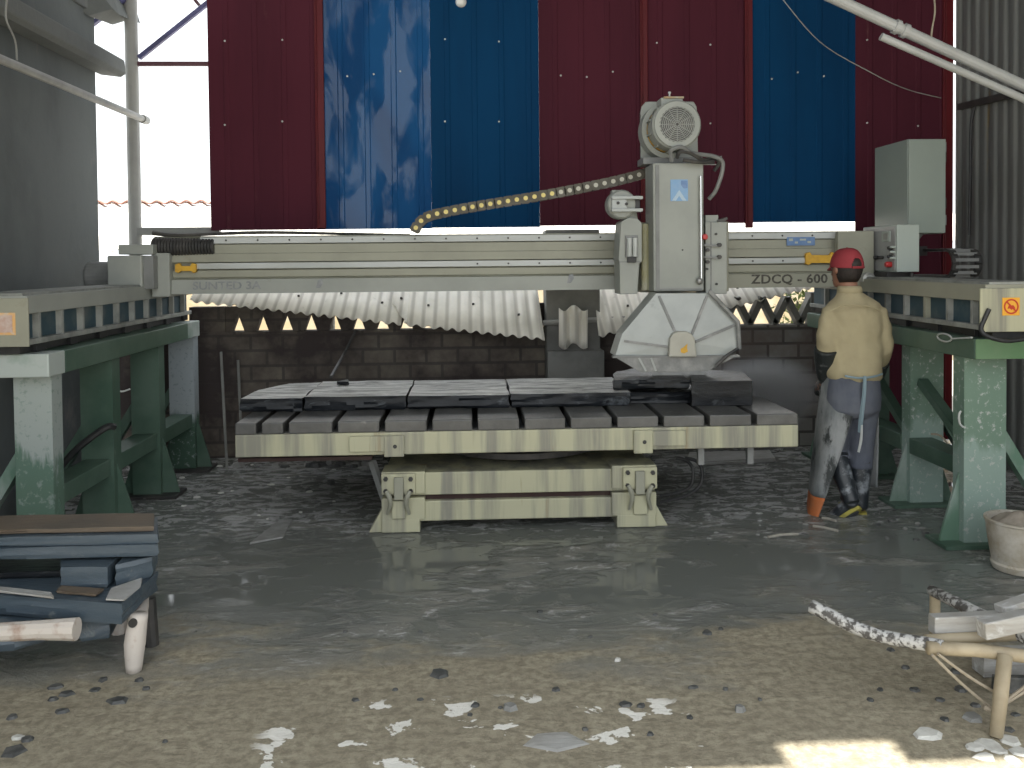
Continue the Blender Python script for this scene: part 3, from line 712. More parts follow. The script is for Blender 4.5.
def frame(side):
    s = 1 if side == 'r' else -1
    bi = 2.66 if s > 0 else -2.115
    y0, y1 = (4.55, 6.9) if s > 0 else (4.47, 6.9)
    bo = bi + s * .40
    lab = ('green steel support frame at the right, its front leg splashed pale' if s > 0 else 'dark green steel support frame at the left, worn white at the front')
    g = thing('support_frame', lab, 'frame', ((bi + bo) / 2, 5.7, 0), 'support frames')
    def bx(x0, x1, *r): return MB().box(min(x0, x1), max(x0, x1), *r)
    if s > 0:
        bx(bi, bo, y0, y1, 1.045, 1.155).build('top_beam', 'green', g, bevel=.006)
        MB().box(bi + .004, bo, y0 - .006, y0, 1.048, 1.153).build('beam_end_plate', mat('fresh_green_paint', (.10, .20, .095), (.13, .22, .12), .5, scale=5), g)
        legs = [4.68, 5.47, 6.2, 6.82]; li, lo_ = Xa(964, 4.68, 450), Xa(1006, 4.68, 450)
    else:
        bx(bi, bo, y0 + .18, y1 - .28, 1.035, 1.153).build('top_beam', 'green', g, bevel=.006)
        bx(bi, bo, y0, y0 + .18, 1.035, 1.153).build('beam_end', 'mintwhite', g, bevel=.006)
        bx(bi, bo, y1 - .28, y1, 1.035, 1.153).build('beam_end', 'mintwhite', g, bevel=.006)
        legs = [4.55, 5.3, 6.07, 6.82]; li, lo_ = Xa(53, 4.55, 450), Xa(15, 4.55, 450)
    li0, lo0 = li, lo_
    for k, y in enumerate(legs):
        if s > 0 and k: li, lo_ = li0 + .10, lo0 + .08
        mt = ('legright' if k < 2 else 'green')
        if s < 0: mt = ['legleft', 'green', 'green', 'legfar'][k]
        lm = MB()
        x0, x1 = min(li, lo_), max(li, lo_)
        # H-section leg: two flanges facing the camera and a web
        lm.box(x0, x1, y, y + .012, .02, 1.045); lm.box(x0, x1, y + .10, y + .112, .02, 1.045); lm.box(x0 + .0, x0 + .012, y + .012, y + .10, .02, 1.045); lm.box(x1 - .012, x1, y + .012, y + .10, .02, 1.045)
        lg = lm.build('leg', mt, g)
        xin = li; 
        m = MB(); m.prism([(xin, y + .045, .02), (xin - s * .11, y + .045, .02), (xin - s * .085, y + .045, .12), (xin, y + .045, .40)], (0, .016, 0))
        m.build('gusset', 'green' if s < 0 else 'mint', lg)
        m = MB(); m.prism([(lo_, y + .045, .02), (lo_ + s * .09, y + .045, .02), (lo_, y + .045, .3)], (0, .016, 0)); m.build('gusset', 'green', lg)
        MB().box(x0 - .13, x1 + .12, y - .06, y + .17, 0, .022).build('base_plate', 'dark' if s < 0 else 'green', lg, bevel=.004)
        if s < 0 and k == 0 or s > 0 and k < 2:
            pass
        # outward diagonal brace
        MB().bar((lo_ - s * .01, y + .06, .62), (lo_ + s * .34, y + .06, .05), .06, .06).build('outer_brace', 'mint' if k == 0 else 'green', lg)
    # lower tie beam between the legs with diagonal struts
    li, lo_ = li0, lo0; xm = (li + lo_) / 2 + (.05 if s > 0 else 0)
    for k in range(3):
        MB().box(xm - .075, xm + .075, legs[k] + .112, legs[k + 1], .34, .44).build('tie_beam', 'green', g, bevel=.004)
        if s > 0: MB().bar((xm, legs[k + 1] - .02, .80), (xm, legs[k] + .15, .45), .05, .06, (1, 0, 0)).build('strut', 'green', g)
    return g
frame('l'); frame('r')

# ================================================================== BRIDGE BEAM
YG = 6.1
def zg(py): return Za(py, YG, 500)
xl, xr = Xa(152, YG), Xa(872, YG)
br_ = thing('bridge_beam', 'long grey bridge beam of the stone saw spanning both track girders', 'machine beam', ((xl + xr) / 2, YG + .25, 1.4))
def ext(prof, x0, x1):   # prof of (y offset, py)
    return MB().prism([(x0, YG + dy, zg(py)) for dy, py in prof], (x1 - x0, 0, 0))
ext([(.06, 233.5), (.06, 241.5), (.035, 242), (.035, 251), (.02, 251.2), (.02, 259.5), (.055, 260), (.055, 267), (.03, 267.5), (.03, 274.6), (.045, 275), (.045, 276), (0, 276.6), (0, 290.5), (.46, 290.5), (.46, 233.5)], xl, xr).build('beam_body', 'cream', br_, bevel=.003)
ext([(.0, 276.6), (.0, 290.6), (-.004, 290.6), (-.004, 276.6)], xl + .1, Xa(640, YG)).build('face_plate', 'grey', br_)
xe = Xa(857, YG)
o = ext([(.02, 235), (.02, 241.2), (.06, 241.2), (.06, 235)], Xa(200, YG), xe).build('linear_rail', 'railwhite', br_, bevel=.003)
ext([(.01, 260.4), (.01, 266.2), (.06, 266.2), (.06, 260.4)], Xa(196, YG), xe).build('linear_rail', 'railwhite', br_, bevel=.003)
for zz in (238, 263.5):
    x = xl + .5; m = None
    while x < xe:
        if zz == 238 or x > 0:
            MB().lathe([(.007, -.002), (.006, .004)], (x, YG + (.018 if zz == 238 else .008), zg(zz)), 'y', 8).build('rail_bolt', 'dark', br_)
        x += .215
# black bellows over the upper left end
bm_ = MB(); rs = []; xa, xb = Xa(153, YG), Xa(214, YG)
for k in range(41):
    t = k / 40; r = .060 + (.008 if k % 2 else 0) - .012 * t
    rs.append([Vector((xa + (xb - xa) * t, YG + .03 + r * math.cos(2 * PI * j / 16), zg(244) + r * math.sin(2 * PI * j / 16))) for j in range(16)])
bm_.rings(rs).build('rubber_bellows', 'dark', br_)
MB().tube([at(153, 233, Y=YG), at(180, 235, Y=YG), at(260, 232.5, Y=YG + .1), at(330, 233.5, Y=YG + .1), at(410, 235, Y=YG + .1)], [.018, .012, .012, .01, .008], 8, smooth=5).build('cable', 'dark', br_)
# left end carriage
MB().box(Xa(152, 6.06), Xa(170, 6.06), 6.06, 6.56, Za(297, 6.06, 160), Za(253, 6.06, 160)).build('end_plate', 'grey', br_, bevel=.006)
lc = pbox(107, 255.5, 142, 288, 5.95, .62).build('end_carriage', 'grey', br_, bevel=.01)
pbox(142, 256, 153.5, 289, 5.98, .5).build('side_plate', 'panelface', lc, bevel=.003)
pbox(118, 244.5, 153, 254.5, 6.0, .4).build('cover_box', 'grey', lc, bevel=.006)
MB().tube([at(108, 287, Y=5.945), at(141, 287, Y=5.945)], .012, 8).build('wiper_tube', 'chrome', lc)
c = at(106, 276, Y=6.2)
MB().lathe([(.02, -.13), (.09, -.12), (.10, -.10), (.10, .05), (.06, .06)], c, 'x', 24).build('drive_motor', 'panelface', lc, bevel=.004)
# right end carriage (partly behind the worker and the control box)
rc = MB().box(2.72, 3.06, 6.28, 6.7, 1.459, 1.745).build('end_carriage', 'cream', br_, bevel=.008)
pbox(838, 231, 874, 289, 6.03, .05).build('end_plate', 'cream', br_, bevel=.004)
c = at(868, 279, Y=5.99); MB().lathe([(.03, -.03), (.045, -.02), (.045, .05)], c, 'y', 16).build('drive_hub', 'steel', rc)
# yellow travel stops
for (a, b, ya, yb) in ((175, 196, 264.5, 272), (806, 836, 253.5, 264)):
    yb_ = MB().prism(ppoly([(a, ya), (a + 4, ya - 1.5), (a + 6, ya + 1.5), (b - 6, ya + 1.5), (b - 4, ya - 1.5), (b, ya), (b, yb), (b - 3, yb + 1), (b - 5, yb - 1), (a + 6, yb - 1), (a + 3, yb + 1), (a, yb)], YG - .012), (0, .03, 0))
    yb_.build('travel_stop', 'yellow', br_, bevel=.002)
pbox(851, 248.5, 856, 252, YG - .012, .03).build('stop_lug', 'yellow', br_)
# lettering
c = at(789.5, 279.3, Y=YG - .004)
text('stencil_lettering', 'ZDCQ - 600', 'ink', br_, at(789.3, 279.6, Y=YG - .001), .078, Xa(827.5, YG) - Xa(751, YG), bold=.022, gap=1.05)
text('faded_lettering', 'SUNTED 3A', 'inkfade', br_, at(227, 285.5, Y=YG - .006), .055, Xa(261, YG) - Xa(193, YG), bold=.012)
for px, py in ((319, 284), (570, 279)):
    MB().prism(ppoly([(px - 3, py + 4), (px - 1, py - 4), (px + 3, py - 5), (px + 4, py - 1), (px + 1, py + 4)], YG - .006), (0, .003, 0)).build('paint_smudge', 'inkfade', br_)
st = pbox(787, 237, 815, 245.5, YG + .016, .012).build('name_plate', 'bluesticker', br_)
for (a, b, ya, yb) in ((789, 793, 238.5, 241), (795, 798, 241.5, 243.5), (800, 806, 238.7, 240.5), (807.5, 811, 241, 243)):
    pbox(a, ya, b, yb, YG + .014, .003).build('plate_mark', 'panelwhite', st)

# ================================================================== CUTTING HEAD
YZ = 5.66
cz = at(680, 228, Y=YZ)
hd = thing('cutting_head', 'grey saw head with motor on top and octagonal blade guard below', 'saw head', (cz.x, YZ + .2, Za(293, YZ, 680)))
YB_ = 5.92
# carriage plate riding on the beam and vertical guide columns
pbox(640, 222, 729, 292, 5.93, .16).build('carriage_plate', 'cream', hd, bevel=.006)
for px in (644.5, 650):
    m = MB(); a, b = at(px, 224, Y=5.85), at(px + 1, 290, Y=5.85)
    m.lathe([(.026, 0), (.026, a.z - b.z)], (a.x, 5.84, b.z), 'z', 14).build('guide_column', mat('oily_cream', (.42, .40, .24), (.46, .45, .34), .35, scale=6), hd, smooth=False)
# tall vertical box
p1, p2 = at(653, 163, Y=YZ), at(704, 291, Y=YZ)
bxh = MB().box(p1.x, p2.x, YZ, YZ + .26, p2.z, p1.z).build('column_cover', 'grey', hd, bevel=.008)
pbox(656, 165, 659.5, 290, YZ - .008, .01).build('edge_flange', 'panelface', bxh)
pbox(660, 288.5, 702, 290.5, YZ - .012, .014).build('bottom_lip', 'panelface', bxh)
MB().lathe([(.006, -.002), (.006, .01)], at(682.5, 250, Y=YZ), 'y', 8).build('round_dot', 'dark', bxh)
lg = pbox(670.5, 179.5, 688, 201, YZ - .004, .006).build('logo_plate', 'logoblue', hd)
m = MB(); ZL = YZ - .006
m.prism(ppoly([(672, 200.6), (679.3, 190), (686.6, 200.6), (682.5, 200.6), (679.3, 195.6), (676, 200.6)], ZL), (0, .002, 0))
m.build('logo_mark', 'logowhite', lg)
m = MB(); m.prism(ppoly([(681, 180.5), (687.5, 180.5), (687.5, 188), (684, 188.5), (681, 185)], ZL), (0, .002, 0))
m.build('logo_mark', 'bluesticker', lg)
MB().tube([at(700.5, 176, Y=YZ - .02), at(701.2, 283, Y=YZ - .02)], .0085, 10).build('chrome_rod', 'chrome', hd)
c = at(699.5, 281, Y=YZ - .02); MB().ball(c, .022, .02, .024, 12, 8).build('rod_clamp', 'steel', hd, smooth=True)
# right-hand side unit
su = pbox(705.5, 222, 727, 294, YZ + .05, .25).build('side_cover', 'grey', hd, bevel=.005)
pbox(705.5, 215, 718.5, 224, YZ + .08, .14).build('junction_box', 'grey', su, bevel=.004)
pbox(710.5, 222, 711.8, 293, YZ + .046, .006).build('cover_seam', 'panelface', su)
MB().prism(ppoly([(718, 220), (727, 217), (728, 219), (723, 223), (718, 223)], YZ + .06), (0, .12, 0)).build('bracket', 'dark', su)
for yy in (245, 257):
    MB().bar(at(704, yy, Y=YZ + .035), at(718, yy + 1, Y=YZ + .035), .012, .012).build('clamp_bar', 'panelface', su)
    MB().lathe([(.012, -.014), (.012, .01)], at(707.5, yy + 5, Y=YZ + .04), 'y', 10).build('knob', 'dark', su)
    MB().lathe([(.014, -.02), (.014, .01)], at(719, yy, Y=YZ + .04), 'y', 10).build('knob', 'dark', su)
for px, py in ((716, 234), (707, 269), (716.5, 284)):
    MB().lathe([(.008, -.008), (.008, .01)], at(px, py, Y=YZ + .045), 'y', 8).build('bolt', 'dark', su)
MB().lathe([(.0, -.035), (.016, -.033), (.02, -.026), (.02, -.012), (.008, -.01), (.008, .03)], at(704, 237, Y=YZ + .02), 'y', 16).build('red_button', 'red', hd, smooth=False)
# left-hand feed gearbox
gb = MB()
gb.prism(ppoly([(621, 222), (628, 217.5), (637, 218), (642, 223), (642, 262), (639.5, 263), (637.5, 294), (620, 294.5), (619.5, 262), (618.5, 260)], 5.72), (0, .22, 0))
gbo = gb.build('feed_gearbox', 'grey', hd, bevel=.006)
pbox(625.5, 235.5, 638, 257.5, 5.705, .02).build('bracket_recess', 'panelface', gbo, bevel=.003)
gl = MB(); 
for px in (629.5, 635): gl.tube([at(px, 238, Y=5.695), at(px, 256.5, Y=5.695)], .016, 10)
gl.build('sight_glass', 'railwhite', gbo, smooth=False)
pbox(628, 257, 636.5, 262.5, 5.69, .03).build('fitting', 'black', gbo, bevel=.003)
pbox(619.5, 261.3, 640, 262.3, 5.715, .01).build('cover_seam', 'panelface', gbo)
fm = MB(); c = at(620, 205, Y=5.80)
fmo = fm.lathe([(.03, -.09), (.085, -.085), (.095, -.07), (.095, .05), (.07, .07)], c, 'y', 28).build('feed_motor', 'grey', hd, bevel=.003)
pbox(612, 196, 627, 211, 5.695, .03).build('motor_face', 'guard', fmo, bevel=.004)
for yy in (197.5, 210): pbox(612, yy - 1.6, 643, yy + 1.6, 5.68, .06).build('motor_arm', 'guard', fmo, bevel=.003)
pbox(633, 199.5, 640, 208.5, 5.72, .05).build('coupling', 'dark', fmo, bevel=.003)
for px, py in ((618, 203), (626.5, 204)): MB().lathe([(.01, -.01), (.01, .01)], at(px, py, Y=5.695), 'y', 10).build('bolt', 'dark', fmo)
pbox(612, 190, 624, 198, 5.74, .08).build('terminal_box', 'grey', fmo, bevel=.005)
MB().lathe([(.055, 0), (.05, .02), (.045, .06)], at(630, 221, Y=5.8), 'z', 20).build('neck', 'grey', fmo)
# main motor on top, seen end-on
c = at(677, 124.5, Y=5.60)
mp = MB(); mpl = [(642, 106), (646, 101.5), (694, 101.5), (697, 107), (698.5, 160), (641, 160), (640.5, 112)]
mpo = mp.prism(ppoly(mpl, 5.93), (0, .03, 0)).build('motor_plate', 'grey', hd, bevel=.006)
bc = at(667, 131, Y=5.86)
bg = MB(); ri, ro, n = .150, .182, 28; vs = []; a0, a1 = math.radians(75), math.radians(285)
oo = [Vector((bc.x - .0 + rr * math.cos(a0 + (a1 - a0) * k / n), yy, bc.z + rr * 1.05 * math.sin(a0 + (a1 - a0) * k / n))) for k in range(n + 1) for rr in (ri, ro) for yy in (5.80, 5.93)]
fs = []
for k in range(n):
    q = 4 * k
    for a_, b_ in ((0, 1), (1, 3), (3, 2), (2, 0)): fs.append((q + a_, q + b_, q + 4 + b_, q + 4 + a_))
bg.add(oo, fs + [(0, 1, 3, 2), (4 * n, 4 * n + 2, 4 * n + 3, 4 * n + 1)]).build('belt_guard', 'grey', hd)
MB().lathe([(.06, -.02), (.148, -.02), (.148, .02), (.06, .02)], (bc.x, 5.83, bc.z), 'y', 28).build('drive_pulley', 'yellow', hd)
mo = MB().lathe([(.10, -.0), (.148, -.0), (.158, .012), (.158, .085), (.15, .09), (.15, .30), (.10, .33)], c, 'y', 40).build('motor_body', 'grey', hd); shade(mo, .5)
for k in range(22):
    a = 2 * PI * k / 22
    if k % 2 == 0:
        MB().bar(c + Vector((.155 * math.cos(a), .10, .155 * math.sin(a))), c + Vector((.155 * math.cos(a), .29, .155 * math.sin(a))), .012, .02, (math.cos(a), 0, math.sin(a))).build('cooling_fin', 'grey', mo)
gr = MB(); n = 44
gr.lathe([(.112, .0), (.112, -.006)], c, 'y', n)
gro = gr.build('fan_grille', 'dark', mo)
g2 = MB()
for rr in [.012 * q for q in range(1, 10)]:
    pts = [c + Vector((rr * math.cos(2 * PI * k / 24), -.008, rr * math.sin(2 * PI * k / 24))) for k in range(25)]
    g2.tube(pts, .0035, 6)
for k in range(12):
    a = 2 * PI * k / 12; g2.tube([c + Vector((.015 * math.cos(a), -.008, .015 * math.sin(a))), c + Vector((.11 * math.cos(a), -.008, .11 * math.sin(a)))], .003, 6)
g2.build('grille_wires', 'stiff', gro)
vs = []
for k in range(26):
    a = 2 * PI * k / 26
    rr = .112 if k % 2 else .104
    vs.append((rr, a))
rg = MB(); n = 52; V_ = []
for k in range(n):
    a = 2 * PI * k / n; rr = .116 if k % 2 else .108
    V_ += [c + Vector((rr * math.cos(a), -.010, rr * math.sin(a))), c + Vector((.146 * math.cos(a), -.010, .146 * math.sin(a))), c + Vector((.15 * math.cos(a), .004, .15 * math.sin(a)))]
rg.add(V_, [f for k in range(n) for f in ((3 * k, 3 * k + 1, 3 * ((k + 1) % n) + 1, 3 * ((k + 1) % n)), (3 * k + 1, 3 * k + 2, 3 * ((k + 1) % n) + 2, 3 * ((k + 1) % n) + 1))]).build('fan_cover_rim', 'grey', mo, fix=True)
tb = pbox(661, 97.5, 683, 107, 5.68, .14).build('terminal_box', 'grey', mo, bevel=.005)
pbox(664, 96.3, 684, 98.3, 5.67, .16).build('terminal_lid', mat('orange_stained_lid', (.42, .28, .14), (.4, .38, .3), .5, scale=20), tb, bevel=.002)
MB().lathe([(.006, 0), (.006, .02), (.01, .02), (.01, .03)], at(669.5, 96.5, Y=5.72), 'z', 8).build('lifting_eye', 'railwhite', tb)
pbox(643, 157, 703, 164, 5.80, .2).build('motor_base', 'panelface', hd, bevel=.004)
H = lambda *p: [at(a, b, Y=y) for a, b, y in p]
for nm, pts, r in (('hose', H((672, 161, 5.62), (671, 151, 5.58), (680, 147, 5.56), (688, 151, 5.58), (693, 153.5, 5.6), (712, 156, 5.64), (722, 161, 5.66), (722, 172, 5.68), (716, 190, 5.7), (709, 199, 5.74)), .014),
                   ('hose', H((677, 158, 5.6), (680, 152, 5.57), (690, 153, 5.58), (703, 160, 5.62), (714, 158, 5.66), (719, 163, 5.68), (714, 171, 5.7)), .012),
                   ('hose', H((683, 160, 5.6), (698, 162, 5.6), (714, 162, 5.62)), .012)):
    MB().tube(pts, r, 8, smooth=5).build(nm, 'panelface' if r > .013 else 'dark', hd, smooth=False)
MB().bar(at(703, 164.5, Y=5.7), at(722, 164.5, Y=5.7), .02, .006).build('hose_shelf', 'panelface', hd)
MB().bar(at(721, 156, Y=5.7), at(721, 165, Y=5.7), .02, .006, (1, 0, 0)).build('hose_shelf', 'panelface', hd)
# blade guard: octagonal hood with raised creases
YGd = 5.55
gp = [(656, 293.2), (711, 293.2), (737, 322), (737, 350), (716, 366), (640, 370), (615, 356), (622, 334)]
outer = ppoly(gp, YGd + .03)
hub_ = at(683, 341, Y=YGd - .012)
gm = MB()
vs = outer + [Vector((p.x, YGd + .24, p.z)) for p in outer] + [hub_]
n = 8
gm.add(vs, [(i, (i + 1) % n, 2 * n) for i in range(n)] + [(i, i + n, (i + 1) % n + n, (i + 1) % n) for i in range(n)] + [tuple(range(2 * n - 1, n - 1, -1))])
go = gm.build('blade_guard', 'guard', hd, bevel=.004)
for (a, b) in (((659, 296), (676, 334)), ((707, 296), (692, 334)), ((735, 325), (695, 342)), ((624, 341), (669, 347))):
    A, B = at(a[0], a[1], Y=YGd + .024), at(b[0], b[1], Y=YGd - .006)
    MB().bar(A, B, .016, .014, (0, 1, 0)).build('crease_rib', 'guarddirt', go)
hb = [(669, 357), (670, 339), (673, 334), (678, 331.5), (687, 331.5), (692, 334), (695, 339), (697, 357)]
ho = MB().prism(ppoly(hb, YGd - .045), (0, .07, 0)).build('hub_cover', mat('beige_hub_cover', (.44, .43, .37), (.38, .37, .32), .5, scale=6), go, bevel=.008)
MB().prism(ppoly([(680.5, 349), (684, 347), (687.5, 343.5), (687, 348), (688, 351.5), (684, 353.5), (681, 352.5)], YGd - .047), (0, .002, 0)).build('yellow_tag', 'yellow', ho)
# darker caked lower skirt and strips round the rim
MB().prism(ppoly([(614, 356.5), (737, 356), (716, 366.5), (708, 371), (641, 372.5)], YGd - .004), (0, .03, 0)).build('slurry_skirt', 'guarddirt', go)
sk = MB()
for a, b in (((639, 358), (646, 371)), ((651, 358), (656, 371))): sk.bar(at(a[0], a[1], Y=YGd - .006), at(b[0], b[1], Y=YGd - .006), .012, .008, (0, 1, 0))
sk.build('skirt_rib', 'guard', go)
MB().prism(ppoly([(613, 356.2), (740, 355.4), (740, 357.3), (613, 358)], YGd - .012), (0, .05, 0)).build('skirt_edge', 'panelface', go)
MB().tube([at(709, 291, Y=YGd + .0), at(714, 296, Y=YGd), at(738, 322, Y=YGd), at(739.5, 349, Y=YGd + .02)], .014, 10).build('water_pipe', 'guarddirt', go)
MB().tube([at(716, 366, Y=YGd - .03), at(728, 355, Y=YGd - .03), at(738, 348.5, Y=YGd - .02)], .011, 8).build('nozzle_lever', 'dark', go)
bc = at(679, 352, Y=YGd + .12)
bc.z = max(bc.z, 1.0)
ba = MB().lathe([(.05, -.004), (.235, -.003), (.235, .003), (.05, .004)], bc, 'y', 64).build('saw_blade', 'steel', hd)
ba['label'] = 'round steel saw blade'
MB().lathe([(.06, -.03), (.06, .03)], bc, 'y', 24).build('blade_flange', 'steel', ba)

# ================================================================== CABLE CHAINS
ch = thing('cable_chain', 'brown cable chain with yellow dots rising from the beam to the saw head', 'cable chain', at(412, 234, Y=6.02))
cpts = [at(414, 232, Y=6.02), at(418, 224, Y=6.02), at(427, 216.5, Y=6.02), at(437, 214, Y=6.02), at(470, 207.5, Y=6.02), at(537, 196.5, Y=6.02), at(580, 188.5, Y=6.02), at(620, 180, Y=6.02), at(651, 171.5, Y=6.02)]
dense, _ = spline(cpts, 1, 12)
L = [0]
for i in range(1, len(dense)): L.append(L[-1] + (dense[i] - dense[i - 1]).length)
def pt_at(d):
    for i in range(1, len(dense)):
        if L[i] >= d:
            t = (d - L[i - 1]) / max(L[i] - L[i - 1], 1e-6); return dense[i - 1].lerp(dense[i], t)
    return dense[-1]
N = 28; step = L[-1] / N
for k in range(N):
    a, b = pt_at(k * step - .002 if k else 0), pt_at((k + 1) * step + .002)
    m = MB(); d = (b - a).normalized(); u = Vector((0, -1, 0)).cross(d).normalized()
    if u.z < 0: u = -u
    hh = .034; poly = []
    c = (a + b) / 2; hl = (b - a).length / 2 + .002
    for (l, w_) in ((-hl, -.6), (-hl * .7, -1), (hl * .7, -1), (hl, -.6), (hl, .6), (hl * .7, 1), (-hl * .7, 1), (-hl, .6)): poly.append(c + d * l + u * (w_ * hh) + Vector((0, -.03, 0)))
    lk = m.prism(poly, (0, .07, 0)).build('chain_link', 'chain', ch)
    MB().lathe([(.0, -.002), (.0155, -.002), (.0155, .004)], c + Vector((0, -.03, 0)), 'y', 12).build('link_dot', 'chaindot' if k < 17 else 'chaindotgrey', lk)
# chain for travel along the right girder: a ladder of rungs bending down
c2 = thing('cable_chain', 'black cable chain with ladder-like rungs bending over behind the right girder', 'cable chain', (3.36, 6.1, 1.46))
x0, x1 = Xa(956, 5.9, 270), Xa(979, 5.9, 270)
R_ = .095; zc_ = 1.545; yc_ = 6.0
pth = [Vector((0, yy, zc_ + R_)) for yy in (6.8, 6.6, 6.4, 6.2)] + [Vector((0, yc_ - R_ * math.sin(a_), zc_ + R_ * math.cos(a_))) for a_ in [PI * q / 6 for q in range(7)]] + [Vector((0, yy, zc_ - R_)) for yy in (6.2, 6.4, 6.6)]
for i in range(len(pth) - 1):
    a, b = pth[i], pth[i + 1]; m = MB()
    for x in (x0, x1): k_ = MB().bar((x, a.y, a.z), (x, b.y, b.z), .018, .045, (1, 0, 0)).build('side_band', 'dark', c2)
    cc = (a + b) / 2
    MB().box(x0, x1, cc.y - .012, cc.y + .012, cc.z - .011, cc.z + .011).build('rung', 'panelface', k_)
MB().box(3.20, x0 + .01, 6.3, 6.5, 1.60, 1.67).build('mounting_arm', 'dark', c2)

# ================================================================== CABINET AND CONTROL BOX
ec = thing('electrical_cabinet', 'tall grey-green steel cabinet above the right end of the bridge beam', 'cabinet', (3.07, 6.25, 1.76))
xc0, xc1 = Xa(907.5, 6.0, 190), Xa(944.5, 6.0, 190)
zt, zb = Za(139, 6.0, 925), Za(233.5, 6.0, 925)
bo = MB().box(xc0, xc1, 6.0, 6.5, zb, zt).build('body', 'cabinet', ec, bevel=.006)
MB().box(xc0 + .003, xc1, 5.985, 5.999, zb + .003, zt - .003).build('door', 'cabinet', ec, bevel=.003)
for py in (147, 157, 203, 220):
    pbox(944.5, py - 5, 946.5, py + 5, 6.0, .05).build('hinge', 'panelface' if py in (147, 220) else 'dark', ec)
MB().prism([(xc0 + .09, 6.1, zb), (xc0 + .17, 6.1, zb), (xc0 + .09, 6.1, zb - .09)], (0, .3, 0)).build('support_bracket', 'panelface', ec)
MB().box(xc0 + .0, xc0 + .09, 6.08, 6.45, 1.65, zb).build('pedestal', 'panelface', ec)
cb = thing('control_box', 'pale control box with knobs on its side at the right end of the beam', 'control panel', (2.83, 5.95, 1.5))
yA, yB2 = 5.75, 6.26
xk = Xa(897, yA, 250); xk1 = Xa(919.5, yA, 250); z1, z0 = Za(224.5, yA, 908), Za(272, yA, 908)
MB().box(xk, xk1, yA, yB2, z0, z1).build('body', 'panelwhite', cb, bevel=.006)
fc = MB().box(xk - .006, xk, yA + .02, yB2 - .02, z0 + .01, z1 - .01).build('control_face', 'ctrl', cb, bevel=.002)
def side(px, py): return at(px, py, X=xk - .006)
def dial(px, py, r, mt, nm, dep=.03):
    p = side(px, py); MB().lathe([(r, .004), (r, -dep * .7), (r * .8, -dep)], p, 'x', 14).build(nm, mt, fc)
p, q = side(882.5, 231.5), side(890.5, 241.5)
dm = MB().box(xk - .012, xk - .005, min(p.y, q.y), max(p.y, q.y), q.z, p.z).build('meter', 'panelwhite', fc, bevel=.002)
MB().box(xk - .014, xk - .011, min(p.y, q.y) + .025, max(p.y, q.y) - .025, q.z + .015, p.z - .015).build('meter_window', 'steel', dm)
dial(892, 248, .013, 'black', 'knob'); dial(892, 256.5, .013, 'black', 'knob'); dial(878, 257.5, .013, 'black', 'knob'); dial(872, 257, .010, 'black', 'knob'); dial(883, 257.5, .012, 'black', 'knob')
dial(894.5, 247, .008, 'panelwhite', 'lamp'); dial(894.5, 252, .008, 'panelwhite', 'lamp'); dial(894.5, 258, .008, 'panelwhite', 'lamp')
dial(891, 264.5, .02, 'red', 'stop_button', .04)
MB().box(xk - .02, xk1 + .0, yA + .1, yB2 + .1, z0 - .035, z0).build('bracket_shelf', 'dark', cb, bevel=.003)
MB().box(xk - .01, xk + .05, yA + .3, yB2, 1.459, z0 - .035).build('bracket_leg', 'panelface', cb)
MB().tube([at(912, 273, Y=yA + .05), at(911, 280, Y=yA + .05)], .012, 8).build('cable_gland', 'dark', cb)

# ================================================================== SAW TABLE
YT = 5.05
xt0, xt1 = Xa(235, YT, 445), Xa(798.5, YT, 437)
ZT0, ZT1, ZT2 = .487, .616, .682
tb_ = thing('saw_table', 'wide cream steel saw table with slotted grey slats on a low two-tier base', 'saw table', ((xt0 + xt1) / 2, 5.9, 0))
YTB = 6.72
MB().box(xt0, xt1, YT, YTB, ZT0, ZT1).build('table_frame', 'tablecream', tb_, bevel=.006)
sl = [259, 286, 335, 382, 429.5, 475, 522, 568, 614.5, 661, 707, 754]
edges = [xt0] + [Xa(px, YT + .01, 432) for px in sl] + [xt1]
for i in range(len(edges) - 1):
    a = edges[i] + (.016 if i else 0); b = edges[i + 1] - (.016 if i < len(edges) - 2 else 0)
    MB().prism([(a, YT + .005, ZT1), (b, YT + .005, ZT1), (b, YT + .005, ZT2 - .012), (b, YT + .012, ZT2), (a, YT + .012, ZT2), (a, YT + .005, ZT2 - .012)], (0, YTB - YT - .01, 0)) if False else None
    MB().box(a, b, YT + .004, YTB - .003, ZT1, ZT2).build('slat', 'slat', tb_, bevel=.007)
MB().box(xt0 + .02, xt1 - .02, YT + .03, YTB - .02, ZT1 - .004, ZT1 + .006).build('slot_bed', 'black', tb_)
for (a, b, ya, yb, hole) in ((349, 384, 436.5, 452, 0), (384, 404, 436, 457, 1), (634, 653, 430.5, 453.5, 1), (653, 686, 431, 446, 0)):
    o = pbox(a, ya, b, yb, YT - .022, .03).build('mounting_block', 'tablecream', tb_, bevel=.004)
    if hole: MB().lathe([(.012, -.004), (.010, .004)], at((a + b) / 2 + 1, (ya + yb) / 2, Y=YT - .022), 'y', 10).build('bolt', 'dark', o)
pbox(238, 457.5, 372, 461, YT + .05, .05).build('lower_lip', 'rustdark', tb_)
MB().box(Xa(664, 5.3, 455), xt1 + .04, 5.30, 5.36, .43, .478).build('drain_rail', 'dark', tb_, bevel=.004)
for px in (703, 753): MB().box(Xa(px - 3, YT), Xa(px + 3, YT), YT + .05, YT + .09, .38, .50).build('drip_tab', 'panelface', tb_)
# pivot pedestal between table and base
MB().lathe([(.55, .385), (.55, .42), (.40, .43), (.40, ZT0)], ((xt0 + xt1) / 2 + .03, 5.85, 0), 'z', 36).build('turntable', 'dark', tb_)
